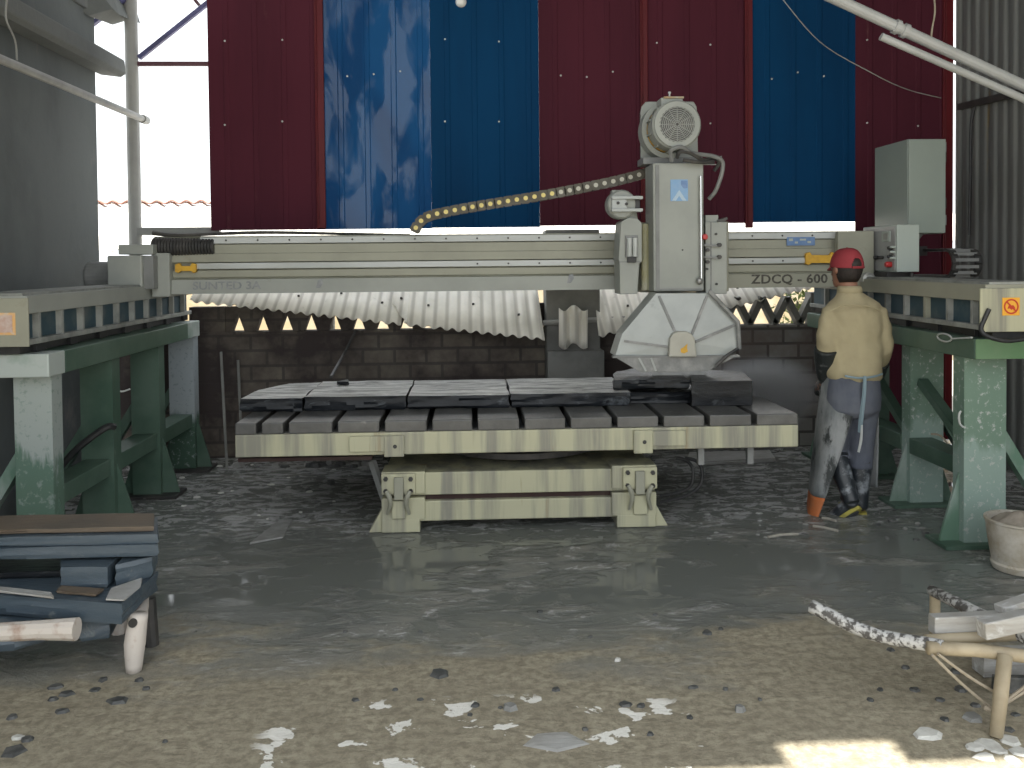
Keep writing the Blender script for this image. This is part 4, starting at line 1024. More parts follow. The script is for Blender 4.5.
# base
YB0 = 5.15
xb0, xb1 = Xa(382, YB0, 490), Xa(657, YB0, 490)
for (ya, yb) in ((470.5, 493), (499, 519)):
    pbox(384, ya, 655, yb, YB0 + .02, 1.3).build('base_beam', 'tablecream', tb_, bevel=.006)
MB().box(xb0 + .03, xb1 - .03, YB0 + .06, YB0 + 1.3, Za(500, YB0 + .06), Za(492, YB0 + .06)).build('base_gap', 'rustdark', tb_)
for (a, b, ya, yb) in ((381.5, 425, 472, 520), (612, 656.5, 465.5, 515.5)):
    ym = ya + (yb - ya) * .46
    e1 = pbox(a, ya, b, ym, YB0, .2).build('end_block', 'tablecream', tb_, bevel=.005)
    e2 = pbox(a, ym + 4, b, yb, YB0, .2).build('end_block', 'tablecream', tb_, bevel=.005)
    cx = (a + b) / 2 + (6 if a > 500 else -5)
    # clevis: bracket plate, tongue and two hooks
    pbox(cx - 17, ya + 2, cx + 17, ym + .5, YB0 - .022, .03).build('clevis_plate', 'tablecream', e1, bevel=.004)
    pbox(cx - 4.5, ya + 6, cx + 5, ym + 6, YB0 - .045, .05).build('clevis_tongue', 'cream', e1, bevel=.005)
    for s in (-1, 1):
        for q in (4, ym - ya - 6):
            MB().lathe([(.014, -.012), (.014, .01)], at(cx + s * 12.5, ya + 3 + q, Y=YB0 - .025), 'y', 6).build('hex_bolt', 'dark', e1)
        MB().tube([at(cx + s * 12, ym - 3, Y=YB0 - .05), at(cx + s * 9, ym + 3, Y=YB0 - .055), at(cx + s * 8, ym + 10, Y=YB0 - .045), at(cx + s * 11, yb - 6, Y=YB0 - .01)], [.012, .016, .014, .008], 8, smooth=3).build('clamp_hook', 'cream', e2)
    pbox(cx - 6.5, ym + 7, cx + 7, yb - 1, YB0 - .02, .04).build('lower_tongue', 'tablecream', e2, bevel=.004)
for (a, b, ya, yb, s) in ((381.5, 420, 519.5, 536, -1), (617, 656, 515, 531.5, 1)):
    zt_ = Za(ya, YB0, a)
    fo = MB().box(Xa(a, YB0, 528), Xa(b, YB0, 528), YB0 + .0, YB0 + .28, .004, zt_).build('foot', 'tablecream', tb_, bevel=.005)
    xe = Xa(a if s < 0 else b, YB0, 528)
    MB().prism([(xe, YB0 + .02, .14), (xe + s * .06, YB0 + .02, .03), (xe + s * .075, YB0 + .02, .004), (xe, YB0 + .02, .004)] if True else [], (0, .12, 0)).build('foot_wing', 'tablecream', fo)
    MB().box(Xa(a, YB0, 528), Xa(b, YB0, 528), YB0 + 1.0, YB0 + 1.28, .004, zt_).build('foot', 'tablecream', tb_, bevel=.005)
MB().bar(at(372, 461, Y=5.3), at(386, 503, Y=5.25), .035, .035).build('side_strut', 'panelface', tb_)
for k, (dx, dy) in enumerate(((0, 0), (9, -1))):
    MB().tube([at(676 + dx, 458, Y=5.35), at(687 + dx, 461, Y=5.33), at(693 + dx, 470, Y=5.3), at(691 + dx, 485, Y=5.3), at(680 + dx * .6, 492 + k * 4, Y=5.32), at(660, 496 + k * 6, Y=5.35)], .011, 8, smooth=6).build('hose', 'black', tb_)

# ================================================================== STONE
def slab(name, m, poly, z0, z1, label, cat, group=None, parent=None, rough=.012, seg=.05, lay=True, seed=0, tilt=None, jag=None):
    """poly: list of (x,y) corners counter-clockwise; broken edges, layered sides"""
    rr = random.Random(seed); pts = []
    n = len(poly)
    for i in range(n):
        a, b = Vector(poly[i] + (0,) if len(poly[i]) == 2 else poly[i]), Vector(poly[(i + 1) % n] + (0,) if len(poly[(i + 1) % n]) == 2 else poly[(i + 1) % n])
        k = max(1, int((b - a).length / seg))
        for j in range(k): pts.append((a.lerp(b, j / k), j == 0))
    c = sum((p for p, _ in pts), Vector()) / len(pts)
    H = z1 - z0; nl = 5
    rings = []
    for l in range(nl + 1):
        t = l / nl; ring = []
        for i, (p, cor) in enumerate(pts):
            d = (p - c).normalized()
            o = noise.noise(Vector((p.x * 9, p.y * 9, l * 1.9 + seed * 7.7))) * rough * 1.6 + rr.uniform(-.3, .3) * rough
            if l in (0,): o -= rough * .8
            if l == nl: o = noise.noise(Vector((p.x * 5, p.y * 5, seed))) * rough
            q = p + d * o; z = z0 + H * t
            if l == nl: z += noise.noise(Vector((p.x * 6, p.y * 6, seed + 3.3))) * .004
            ring.append(Vector((q.x, q.y, z)))
        rings.append(ring)
    mb = MB(); mb.rings(rings, close=False)
    nb_ = len(pts); top = rings[-1]
    cT = Vector((c.x, c.y, z1)); cB = Vector((c.x, c.y, z0))
    base = len(mb.v)
    mb.v += [cT, cB]
    for i in range(nb_):
        mb.f.append((nl * nb_ + i, nl * nb_ + (i + 1) % nb_, base)); mb.f.append(((i + 1) % nb_, i, base + 1))
    if tilt:
        piv, ax, ang = tilt; R = Matrix.Rotation(ang, 4, ax); mb.v = [R @ (v - Vector(piv)) + Vector(piv) for v in mb.v]
    o = mb.build(name, m, parent); o.data.polygons.foreach_set('use_smooth', [True] * len(o.data.polygons))
    try: o.data.set_sharp_from_angle(angle=.5)
    except Exception: pass
    if label: tag(o, label, cat, group)
    return o
ZS = ZT2 + .003; ZS1 = .765
def X5(px, Y=5.42, py=395): return at(px, py, Y=Y).x
yb_ = 6.12
GR = 'slate slabs laid on the saw table'
def sl4(a, b): return [(a, 5.42), (b, 5.42), (b, yb_), (a, yb_)]
g_ = .006
s0 = X5(240); s1 = X5(303); s2 = X5(407); s3 = X5(510); s4 = X5(614)
slab('slate_slab', 'slatetop', [(s0, 5.42), (s1 - g_, 5.42), (s1 - g_, yb_ - .02), (s0 + .16, yb_ - .05), (s0 + .02, 5.8)], ZS, ZS1, 'wet dark slate slab at the far left end of the saw table, overhanging its edge', 'stone slab', GR, seed=1)
slab('slate_slab', 'slatetop', sl4(s1 + g_, s2 - g_), ZS, ZS1 + .004, 'wet dark slate slab second from the left on the saw table', 'stone slab', GR, seed=2)
slab('slate_slab', 'slatetop', sl4(s2 + g_, s3 - g_), ZS, ZS1, 'wet dark slate slab third from the left, in the middle of the saw table', 'stone slab', GR, seed=3)
slab('slate_slab', 'slatetop', sl4(s3 + g_, s4 + .1), ZS, ZS1 + .003, 'wet dark slate slab fourth from the left, ending under the raised slab', 'stone slab', GR, seed=4)
slab('slate_slab', 'slatewet', [(s4 + .115, 5.5), (X5(690), 5.48), (X5(745), 5.60), (X5(745), yb_), (s4 + .115, yb_)], ZS, ZS1 - .01, 'lowest slate slab beneath the two raised slabs at the right of the table', 'stone slab', GR, seed=5)
slab('slate_slab', 'slatewet', [(X5(613, 5.47), 5.47), (X5(688, 5.47), 5.44), (X5(692, 5.5), 6.0), (X5(640, 5.9), 6.05), (X5(616, 5.9), 5.9)], ZS1 + .012, ZS1 + .072, 'raised slate slab with a jagged front directly below the blade guard', 'stone slab', GR, rough=.02, seed=6)
slab('slate_slab', 'slatewet', [(X5(690, 5.36) + .01, 5.36), (X5(752.5, 5.36), 5.36), (X5(747, 5.75), 5.86), (X5(700, 5.8), 5.9), (X5(692, 5.5) + .02, 5.62)], ZS, ZS1 + .072, 'thick black slate block at the right end of the row of slabs', 'stone slab', GR, rough=.008, seed=8)
slab('stone_offcut', 'slatewet', [at(337, 386, Z=ZS1).to_tuple()[:2], at(349, 386, Z=ZS1).to_tuple()[:2], at(348, 384, Z=ZS1).to_tuple()[:2]], ZS1 + .008, ZS1 + .03, 'small dark broken piece lying on the second slab from the left', 'stone piece', rough=.004, seg=.02, seed=9)
tag(MB().tube([at(331, 377, Y=6.2), at(345, 352, Y=7.1), at(356, 330, Y=7.2)], .012, 8).build('leaning_rod', 'dark'), 'thin dark rod leaning on the brick wall behind the second slab', 'rod')

# stack of slabs on a low whitewashed rack at front left
rk = thing('slab_rack', 'low whitewashed timber rack carrying the slate stack at front left', 'rack', (-1.7, 3.55, 0))
def leg(px, py, h, w=.042):
    p = at(px, py, Z=0); MB().tube([(p.x, p.y, 0), (p.x + .006, p.y, h * .5), (p.x + .02, p.y + .01, h)], [w * .7, w, w * .85], 10, smooth=3).build('leg', 'whitewash', rk, smooth=True); return p
pl = leg(134, 671, .225)
p2_ = at(152, 645, Z=0); MB().tube([(p2_.x, p2_.y, 0), (p2_.x - .01, p2_.y, .2)], .03, 10).build('leg', 'dark', rk)
for (x, y) in ((-2.35, 3.45), (-2.35, 3.85), (-1.55, 3.85)): MB().tube([(x, y, 0), (x, y, .2)], .035, 10).build('leg', 'whitewash', rk)
yr = 3.38
MB().tube([(-2.5, yr, .185), at(40, 630, Y=yr), at(77, 629, Y=yr)], [.036, .036, .043], 12).build('rail', 'whitewash', rk)
MB().tube([(-2.5, 3.83, .185), (-1.5, 3.83, .185)], .035, 10).build('rail', 'whitewash', rk)
MB().bar((pl.x + .02, pl.y + .03, .20), (Xa(146, 3.85, 590), 3.85, .19), .04, .04).build('cross_piece', 'whitewash', rk)
MB().bar((-2.3, pl.y, .20), (-2.3, 3.86, .19), .05, .05).build('cross_piece', 'whitewash', rk)
MB().lathe([(.017, -.002), (.017, .01)], (at(132, 624, Y=pl.y - .04).x, pl.y - .035, at(132, 624, Y=pl.y - .04).z), 'y', 12).build('hole', 'dark', rk)
GS = 'slate slabs stacked on the rack at front left'
def zz(py, Y, px=100): return at(px, py, Y=Y).z
xR = at(158, 545, Y=3.62).x; xB = Xa(156, 3.86, 520)
slab('slate_slab', 'slateblue', [(-2.6, 3.62), (xR, 3.62), (xB, 3.86), (-2.6, 3.86)], zz(557.5, 3.62), zz(546, 3.62), 'blue-grey slab second from the top of the front left stack', 'stone slab', GS, rough=.006, seg=.12, seed=21)
slab('slate_slab', 'slateblue', [(-2.6, 3.63), (xR - .004, 3.63), (xB, 3.87), (-2.6, 3.87)], zz(545.5, 3.62), zz(536, 3.62), 'blue-grey slab topmost on the front left stack', 'stone slab', GS, rough=.006, seg=.12, seed=22)
ztop_ = zz(536, 3.62)
slab('slate_slab', 'slatebrown', [(-2.6, 3.66), (xR - .03, 3.66), (xB - .01, 3.86), (-2.6, 3.88)], ztop_ + .003, ztop_ + .022, 'thin muddy brown slab lying on top of the front left stack', 'stone slab', GS, rough=.008, seg=.12, seed=23)
za, zb_ = .222, .302
c1 = at(122, 604, Z=zb_); c2_ = at(158, 571, Z=zb_); c0 = at(-30, 588, Z=zb_)
slab('slate_slab', 'slateblue', [(c0.x - .3, c0.y + .02), (c1.x, c1.y), (c2_.x, c2_.y), (c2_.x - .5, c2_.y + .1), (c0.x - .3, c2_.y + .05)], za, zb_, 'thick blue-grey slab turned askew, sticking out of the front left stack', 'stone slab', GS, rough=.008, seg=.1, seed=24)
zc = zb_ + .004
def P2(px, py, z): p = at(px, py, Z=z); return (p.x, p.y)
a_, b_ = P2(61, 589, zc), P2(104, 594, zc)
slab('stone_block', 'slateblue', [P2(61, 588, zc), P2(108, 588, zc), P2(122, 574, zc), P2(61, 574, zc)], zc, zc + .085, 'blue-grey stone block wedged under the top slabs, on the askew slab', 'stone block', GS, rough=.006, seed=25)
slab('stone_block', 'slateblue', [P2(116, 586, zc), P2(153, 577, zc), P2(157, 570, zc), P2(128, 572, zc)], zc, zc + .085, 'flaky stone block at the right corner under the top slabs', 'stone block', GS, rough=.012, seed=26)
slab('stone_piece', 'slatebrown', [P2(57, 593, zc), P2(96, 597, zc), P2(104, 592, zc), P2(62, 588, zc)], zc, zc + .012, 'thin brown stone sliver on the front edge of the askew slab', 'stone piece', rough=.008, seg=.03, seed=27)
slab('stone_piece', 'slatepale', [P2(106, 601, zc), P2(124, 602, zc), P2(140, 588, zc), P2(142, 579, zc), P2(112, 590, zc)], zc, zc + .008, 'pale stone flake on the corner of the askew slab', 'stone piece', rough=.006, seg=.03, seed=28)
slab('stone_piece', 'slatepale', [P2(-6, 592, zc), P2(54, 599, zc), P2(50, 594, zc), P2(-6, 588, zc)], zc, zc + .008, 'pale flake along the left front edge of the askew slab', 'stone piece', rough=.006, seg=.03, seed=29)
slab('slate_slab', 'slateblue', [P2(-40, 634, .222), P2(14, 630, .222), P2(46, 621, .222), P2(40, 600, .222), P2(-40, 600, .222)], .14, .216, 'lowest blue-grey slab at the left frame edge, tapering to a point', 'stone slab', GS, rough=.008, seed=30)
slab('stone_block', 'slateblue', [P2(80, 634, .16), P2(110, 630, .16), P2(118, 616, .16), P2(80, 616, .16)], .125, .215, 'dark stone block under the askew slab beside the whitewashed leg', 'stone block', GS, rough=.008, seed=31)
slab('slate_slab', 'slatewet', [(-2.6, 3.66), (at(60, 570, Y=3.68).x, 3.68), (at(60, 570, Y=3.68).x, 3.86), (-2.6, 3.86)], .31, .335, 'dark slab in the shadowed gap of the front left stack', 'stone slab', GS, rough=.008, seg=.1, seed=32)
# low heap of boards or mud behind the stack
# ================================================================== CARRYING FRAME AT RIGHT
cf = thing('carrying_frame', 'bamboo carrying frame with long mottled handle poles at the lower right', 'carrying frame', (2.0, 3.0, 0))
def seg_(a, b, r, nm, m, n=10, sm=0, wob=0): 
    pts = [Vector(a).lerp(Vector(b), t / 6) + Vector((0, 0, wob * math.sin(t * 1.4))) for t in range(7)]
    return MB().tube(pts, r, n).build(nm, m, cf, smooth=True)
yA_ = 2.95
e0, e1 = at(933, 645, Y=yA_), at(811, 606, Y=3.25)
mid = at(870, 633, Y=3.1)
MB().tube([e0 + (e0 - mid) * .15, e0, mid, e1], [.022, .024, .024, .026], 12, smooth=5).build('handle_pole', 'bark', cf, smooth=True)
f0, f1 = at(975, 612, Y=3.2), at(931, 590, Y=3.42)
MB().tube([f0 + (f0 - f1) * 4, f0, f1], [.024, .024, .021], 12).build('handle_pole', 'bark', cf, smooth=True)
k0, k1 = at(928, 648, Y=2.93), at(1040, 658, Y=2.93)
MB().tube([k0, at(975, 650, Y=2.93), k1, k1 + (k1 - k0) * .6], .023, 12).build('cross_bar', 'bamboo', cf, smooth=True)
MB().tube([at(926, 640, Y=2.98), at(1040, 634, Y=3.02), at(1100, 630, Y=3.02)], .019, 12).build('cross_bar', 'bamboo', cf, smooth=True)
lt = at(1005, 655, Y=2.9); lb = at(996, 738, Z=0)
MB().tube([lb, lb.lerp(lt, .5), lt], [.021, .024, .024], 12).build('leg', 'bamboo', cf, smooth=True)
MB().tube([(2.35, 2.95, 0), (2.36, 2.95, .25)], .023, 12).build('leg', 'bamboo', cf)
MB().tube([(2.35, 3.4, 0), (2.33, 3.4, .25)], .023, 12).build('leg', 'bamboo', cf)
MB().tube([(1.84, 3.42, 0), (1.84, 3.42, .25)], .02, 12).build('leg', 'bamboo', cf)
for pts in (((932, 655), (962, 684), (991, 708)), ((938, 654), (968, 676), (998, 694)), ((991, 708), (1006, 703), (1030, 688)), ((998, 707), (1012, 696), (1034, 680))):
    MB().tube([at(x, y, Y=2.9) for x, y in pts], .0055, 6, smooth=3).build('lashing_rope', 'rope', cf)
MB().tube([at(984, 707, Y=2.87), at(996, 711, Y=2.86), at(1005, 705, Y=2.88)], .009, 8, smooth=3).build('rope_knot', 'rope', cf)
GB = 'pale stone blocks on the carrying frame'
def blk(pts_front, Y, dep, m, nm, label, sd, rot=0):
    o = MB().prism(ppoly(pts_front, Y), (0, dep, 0)); return tag(o.build(nm, m, bevel=.005), label, 'stone block', GB)
def obl(A, w, d, h, ang, tiltx, nm, m, lab, grp=GB):
    R = Matrix.Rotation(ang, 3, 'Z') @ Matrix.Rotation(tiltx, 3, 'Y')
    mb = MB().box(0, w, 0, d, 0, h); mb.v = [R @ v + Vector(A) for v in mb.v]
    return tag(mb.build(nm, m, bevel=.004), lab, 'stone block', grp)
b0 = at(935, 637.5, Y=3.0)
obl(b0 + Vector((0, 0, .006)), .25, .045, .064, .04, 0, 'stone_block', 'slatepale', 'long pale grey stone block lying on the left end of the carrying frame')
b1 = at(987, 641, Y=2.90)
obl(b1, .22, .05, .060, .12, -.12, 'stone_block', 'slatepale', 'tilted pale stone block propped before the long block on the carrying frame')
b2 = at(1010, 616, Y=2.98)
obl((b2.x, 3.0, b2.z - .03), .24, .05, .05, .25, -.15, 'stone_block', 'slatepale', 'topmost white-faced stone block at the right frame edge')
w0 = at(984, 672, Y=3.2)
obl((w0.x, 3.2, .004), .5, .08, .085, .03, 0, 'stone_block', 'slatepale', 'pale stone slab standing on the ground behind the bamboo leg', None)
w1 = at(990, 684, Y=3.08)
obl((w1.x + .02, 3.08, .004), .34, .03, .06, -.02, .04, 'stone_slab', 'darkchip', 'dark triangular slab leaning behind the bamboo leg', None)

# ================================================================== BUCKET
bp = at(1018, 579, Z=0); by_ = bp.y + .13; bx_ = Xa(1020, by_, 560)
bk = thing('bucket', 'white bucket caked with plaster before the front leg of the right frame', 'bucket', (bx_, by_, 0))
bo_ = MB().lathe([(.0, .004), (.125, .004), (.132, .02), (.136, .035), (.130, .045), (.140, .10), (.152, .18), (.160, .245), (.166, .25), (.166, .26), (.150, .26), (.140, .18), (.12, .03), (0, .03)], (bx_, by_, 0), 'z', 36).build('shell', 'plasterbucket', bk); shade(bo_, .6)
rg_ = MB(); rnd = random.Random(5)
def heap(u, v):
    a = 2 * PI * u; r = .14 * (1 - v)
    return Vector((bx_ + r * math.cos(a), by_ + r * math.sin(a), .22 + .075 * math.sin(v * 1.5) + .03 * noise.noise(Vector((math.cos(a) * r * 14, math.sin(a) * r * 14, 2)))))
tag(MB().grid(heap, 28, 8).build('cement_rag', 'rag', smooth=True), 'crumpled brown rag filling the plaster bucket', 'rag')

# hook ring hanging on the right frame
hk = thing('wire_hook', 'pale wire hook with a ring lying along the right frame beam', 'hook', at(945, 337, Y=4.9))
rc_ = at(945, 337.5, X=2.65); n = 20
MB().tube([rc_ + Vector((-.006, .0 + .034 * math.cos(2 * PI * k / n), .028 * math.sin(2 * PI * k / n))) if False else rc_ + Vector((-.004, .075 * math.cos(2 * PI * k / n), .022 * math.sin(2 * PI * k / n))) for k in range(n + 1)], .005, 6).build('ring', 'railwhite', hk)
MB().tube([rc_ + Vector((-.004, -.075, 0)), at(972, 337.5, X=2.646)], .005, 6).build('shank', 'railwhite', hk)
tag(MB().tube([at(989, 309, Y=4.50), at(985, 318, Y=4.50), at(981, 328, Y=4.50), at(984, 334, Y=4.49), at(992, 338, Y=4.47), at(1010, 341, Y=4.47), at(1040, 336, Y=4.47)], .012, 8, smooth=4).build('rubber_hose', 'black'), 'black hose hooked round the front corner of the right girder', 'hose')
tag(MB().tube([at(961, 411, Y=4.66), at(959, 415, Y=4.66), at(960, 424, Y=4.66), at(965, 428, Y=4.66)], .006, 6, smooth=4).build('wire_loop', 'railwhite'), 'small white wire loop on the front leg of the right frame', 'wire')
tag(MB().tube([at(931, 434, Y=5.3), at(941, 436, Y=5.28), at(952, 449, Y=5.27), at(962, 458, Y=5.25)], .007, 6, smooth=4).build('rope_end', 'rope'), 'pale rope end on the tie beam of the right frame', 'rope')
tag(MB().tube([at(115, 389.5, Y=5.42), at(122, 391.5, Y=5.42), at(130, 389, Y=5.42)], .006, 6, smooth=4).build('wire_loop', 'railwhite'), 'small white wire loop between two legs of the left frame', 'wire')
tag(MB().tube([at(58, 470, Y=5.1), at(78, 448, Y=5.1), at(105, 428, Y=5.15), at(114, 427, Y=5.2)], .02, 8, smooth=4).build('dark_hose', 'black'), 'dark hose draped over the tie beam of the left frame', 'hose')
for (a, b, lab) in (((221, 352, 7.2), (227, 440, 6.9), 'thin light rod leaning on the wall left of the saw table'), ((238, 360, 7.22), (242, 415, 7.14), 'second thin rod leaning on the wall near the table corner')):
    tag(MB().tube([at(a[0], a[1], Y=a[2]), (at(b[0], b[1], Y=b[2]).x + .01, b[2] - .05, 0)], .011, 8).build('leaning_rod', 'column'), lab, 'rod')

# ================================================================== WORKER
YW_ = 5.36
wk = thing('person', 'worker seen from behind in red cap, tan shirt, apron and rubber boots at the right', 'person', at(850, 523, Z=0))
def J(px, py, dy=0.0): return at(px, py, Y=YW_ + dy)
S = F / YW_     # pixels per metre at the worker
pel, wst, chs, shd = J(853, 392), J(854, 366), J(854, 330), J(855, 302)
nk = J(848.5, 287, .02); hdc = J(846, 268, .03)
# joints
Lh, Lk, La, Lt = J(842, 398), J(834, 449, .06), J(852, 503, -.10), J(834, 521, -.03)
Rh, Rk, Ra = J(863, 398), J(861, 452, .03), J(860, 508, .0)
Ls, Le, Lw = J(829.5, 314), J(826, 348, -.03), J(824, 380, .06)
Rs, Re, Rw = J(880, 314), J(884, 350, .0), J(876, 378, .19)
def torso(mb, g):
    P = [(pel, .150 + g, .105 + g), (wst, .140 + g, .095 + g), (J(854, 348), .155 + g, .105 + g), (chs, .172 + g, .115 + g), (J(854.5, 314, .005), .178 + g, .108 + g), (J(854, 303, .01), .150 + g, .09 + g), (J(851, 295.5, .015), .085 + g, .068 + g), (J(849, 290, .02), .056 + g, .056 + g)]
    n = 28; rs = []
    for c, rx, ry in P: rs.append([c + Vector((rx * math.cos(2 * PI * k / n), ry * math.sin(2 * PI * k / n), 0)) for k in range(n)])
    mb.rings(rs)
def head(mb):
    # face looks away from the camera and a little to the left
    f = Vector((-.30, .95, -.08)).normalized(); sd = Vector((.95, .30, 0)).normalized(); u = Vector((0, 0, 1))
    mb.tube([J(850, 296, .01), nk, hdc + Vector((0, -.01, -.05))], [.062, .056, .058], 16)
    n = 20; rs = []
    for h, rx, ry, off in ((-.118, .03, .035, .045), (-.10, .052, .062, .03), (-.07, .064, .080, .014), (-.03, .074, .092, 0), (.01, .078, .098, -.004), (.05, .074, .094, -.006), (.085, .058, .075, -.006), (.108, .025, .03, -.006)):
        c = hdc + u * h + f * off
        rs.append([c + sd * (rx * math.cos(2 * PI * k / n)) + f * (ry * math.sin(2 * PI * k / n)) for k in range(n)])
    mb.rings(rs)
    mb.tube([hdc + f * .088 + u * .012, hdc + f * .105 - u * .015, hdc + f * .122 - u * .035, hdc + f * .095 - u * .042], [.008, .011, .014, .008], 10)   # nose
    for s in (-1, 1):
        mb.ball(hdc + sd * (.080 * s) - u * .01 - f * .004, .012 + .012 * abs(sd.y), .024, .031, 10, 8)          # ears
        mb.ball(hdc + f * .086 + sd * (.032 * s) + u * .022, .018, .012, .008, 8, 6)   # brows
    mb.ball(hdc + f * .090 - u * .072, .024, .014, .008, 10, 6)         # lips
    return f, sd, u
def hand(mb, w, d, side_, nrm, r=.0088, curl=.9):
    """palm from wrist w along d; nrm = palm normal; four fingers and a thumb"""
    d = d.normalized(); nrm = (nrm - d * nrm.dot(d)).normalized(); s = d.cross(nrm).normalized() * side_
    pc = w + d * .045
    n = 12; rs = []
    for t, a, b in ((-.01, .026, .022), (.02, .034, .019), (.055, .041, .016), (.088, .040, .013)):
        c = w + d * t; rs.append([c + s * (a * math.cos(2 * PI * k / n)) + nrm * (b * math.sin(2 * PI * k / n)) for k in range(n)])
    mb.rings(rs)
    for i, (o, L_) in enumerate(((-.030, .068), (-.010, .078), (.010, .073), (.029, .058))):
        p = w + d * .082 + s * o; a = 0; pts = [p]; rad = [r * 1.05]
        for j, q in enumerate((.45, .32, .25)):
            a += curl * (.55 + .12 * i) * (.6 if j == 0 else 1)
            p = p + (d * math.cos(a) + nrm * math.sin(a)) * (L_ * q); pts.append(p); rad.append(r * (1 - .1 * j))
        mb.tube(pts, rad, 8)
    p = w + d * .028 - s * .030; pts = [p, p - s * .022 + d * .022 + nrm * .012, p - s * .024 + d * .048 + nrm * .030, p - s * .012 + d * .066 + nrm * .042]
    mb.tube(pts, [r * 1.3, r * 1.25, r * 1.1, r * .9], 8)
heelL = J(850, 505, -.06); toeL = J(831.5, 518.5, .0)
# --- body: one continuous skin
b = MB(); torso(b, -.022); f, sd, u = head(b)
for a, e_, w_ in ((Ls, Le, Lw), (Rs, Re, Rw)): b.tube([a + (chs - a) * .25, a.lerp(e_, .06), a.lerp(e_, .5), e_, e_.lerp(w_, .5), w_], [.036, .038, .038, .034, .032, .025], 14)
for h_, k_, a_ in ((Lh, Lk, La), (Rh, Rk, Ra)): b.tube([pel.lerp(h_, .7), h_, h_.lerp(k_, .5), k_, k_.lerp(a_, .35), a_], [.085, .085, .068, .052, .050, .036], 16)
b.tube([La, La.lerp(heelL, .5)], [.034, .028], 12)
b.tube([Ra + Vector((0, 0, -.01)), Ra + Vector((0, .03, -.03)), Ra + Vector((-.01, .12, -.035))], [.034, .026, .018], 12)
dL = (Lw - Le); dR = (Rw - Re)
hand(b, Lw, Vector((-.25, .55, -.5)), 1, Vector((.5, .3, -.6)), .0080); hand(b, Rw, Vector((-.35, .8, -.1)), -1, Vector((-.5, 0, -.7)), .0080)
b.build('body', 'skin', wk, voxel=.0075, relax=3)
# hair and cap
hm = MB(); n = 24; rs = []
for h, rx, ry in ((-.088, .052, .066), (-.06, .068, .086), (-.02, .080, .100), (.02, .083, .104), (.05, .079, .098)):
    c = hdc + u * h - f * .012
    rs.append([c + sd * (rx * math.cos(PI + PI * k / n)) + f * (ry * math.sin(PI + PI * k / n) + .006) for k in range(n + 1)])
vs = [p for r in rs for p in r]
hm.add(vs, [(j * (n + 1) + i, j * (n + 1) + i + 1, (j + 1) * (n + 1) + i + 1, (j + 1) * (n + 1) + i) for j in range(4) for i in range(n)])
hm.build('hair', 'hair', wk, solid=.012, smooth=True)
for s in (-1, 1):
    MB().ball(hdc + f * .093 + sd * (.031 * s) + u * .004, .011, .007, .006, 10, 8).build('eye', 'railwhite', wk, smooth=True)
MB().tube([hdc + f * .099 - u * .070 + sd * -.022, hdc + f * .104 - u * .069, hdc + f * .099 - u * .070 + sd * .022], .003, 6).build('mouth', 'maroonsteel', wk)
cpm = MB(); tilt = .12; n = 96; rows = 30; rs = []
def cap_pt(a, t, g=0):
    # a: angle round the head (0 = back), t: 0 rim .. 1 crown
    r = math.cos(t * PI / 2) ** .66; z = -.006 + .119 * math.sin(t * PI / 2) ** 1.05
    rx, ry = .089 + g, .110 + g
    z += -.012 * math.cos(a) * (1 - t) - .0
    return hdc + u * (z + .008) - f * .008 + sd * (rx * r * math.sin(a)) - f * (ry * r * math.cos(a))
cap_pts = [[cap_pt(-PI + 2 * PI * i / n, min(j / rows, .985)) for i in range(n + 1)] for j in range(rows + 1)]
fs = []
for j in range(rows):
    for i in range(n):
        a = -PI + 2 * PI * (i + .5) / n; t = (j + .5) / rows
        if ((a + .12) / .42) ** 2 + ((t - .02) / .33) ** 2 < 1: continue        # half-moon opening above the strap
        fs.append((j * (n + 1) + i, j * (n + 1) + i + 1, (j + 1) * (n + 1) + i + 1, (j + 1) * (n + 1) + i))
cpo = cpm.add([p for r in cap_pts for p in r], fs).build('cap', 'cap', wk, solid=.006, smooth=True)
st_ = MB(); pts = [cap_pt(-.5 + i / 8, .03, .002) for i in range(9)]
st_.tube(pts, .008, 6).build('cap_strap', 'cap', cpo)
bm2 = MB(); n2 = 16; V2 = []
for i in range(n2 + 1):
    a = -.8 + 1.6 * i / n2
    base = hdc + u * .018 + sd * (.090 * math.sin(a)) + f * (.104 * math.cos(a) - .008)
    tip = base + f * (.06 * max(0.02, math.cos(a * 1.9))) - u * .022
    V2 += [base, tip]
bm2.add(V2, [(2 * i, 2 * i + 1, 2 * i + 3, 2 * i + 2) for i in range(n2)]).build('cap_brim', 'cap', cpo, solid=.006, smooth=True)
MB().ball(hdc + u * .122 - f * .008, .009, .009, .006, 10, 6).build('cap_button', 'cap', cpo)
# shirt
sh = MB(); torso(sh, .010)
hem = [(J(853, 378), .172, .128), (J(853.5, 370), .182, .135), (J(854, 360), .178, .130), (J(854, 345), .176, .122)]
n = 28
sh.rings([[c + Vector((rx * math.cos(2 * PI * k / n), ry * math.sin(2 * PI * k / n), .008 * math.sin(5 * 2 * PI * k / n))) for k in range(n)] for c, rx, ry in hem])
sh.tube([shd.lerp(Ls, .35) + Vector((0, 0, -.02)), Ls, Ls.lerp(Le, .5) + Vector((-.006, 0, 0)), Le + Vector((0, 0, .02)), Le + Vector((.006, .01, -.03))], [.052, .058, .062, .060, .052], 16)
sh.tube([shd.lerp(Rs, .35) + Vector((0, 0, -.02)), Rs, Rs.lerp(Re, .5) + Vector((.004, 0, 0)), Re, Re.lerp(Rw, .45)], [.052, .058, .060, .057, .050], 16)
so = sh.build('shirt', 'tanshirt', wk, voxel=.009, relax=14)
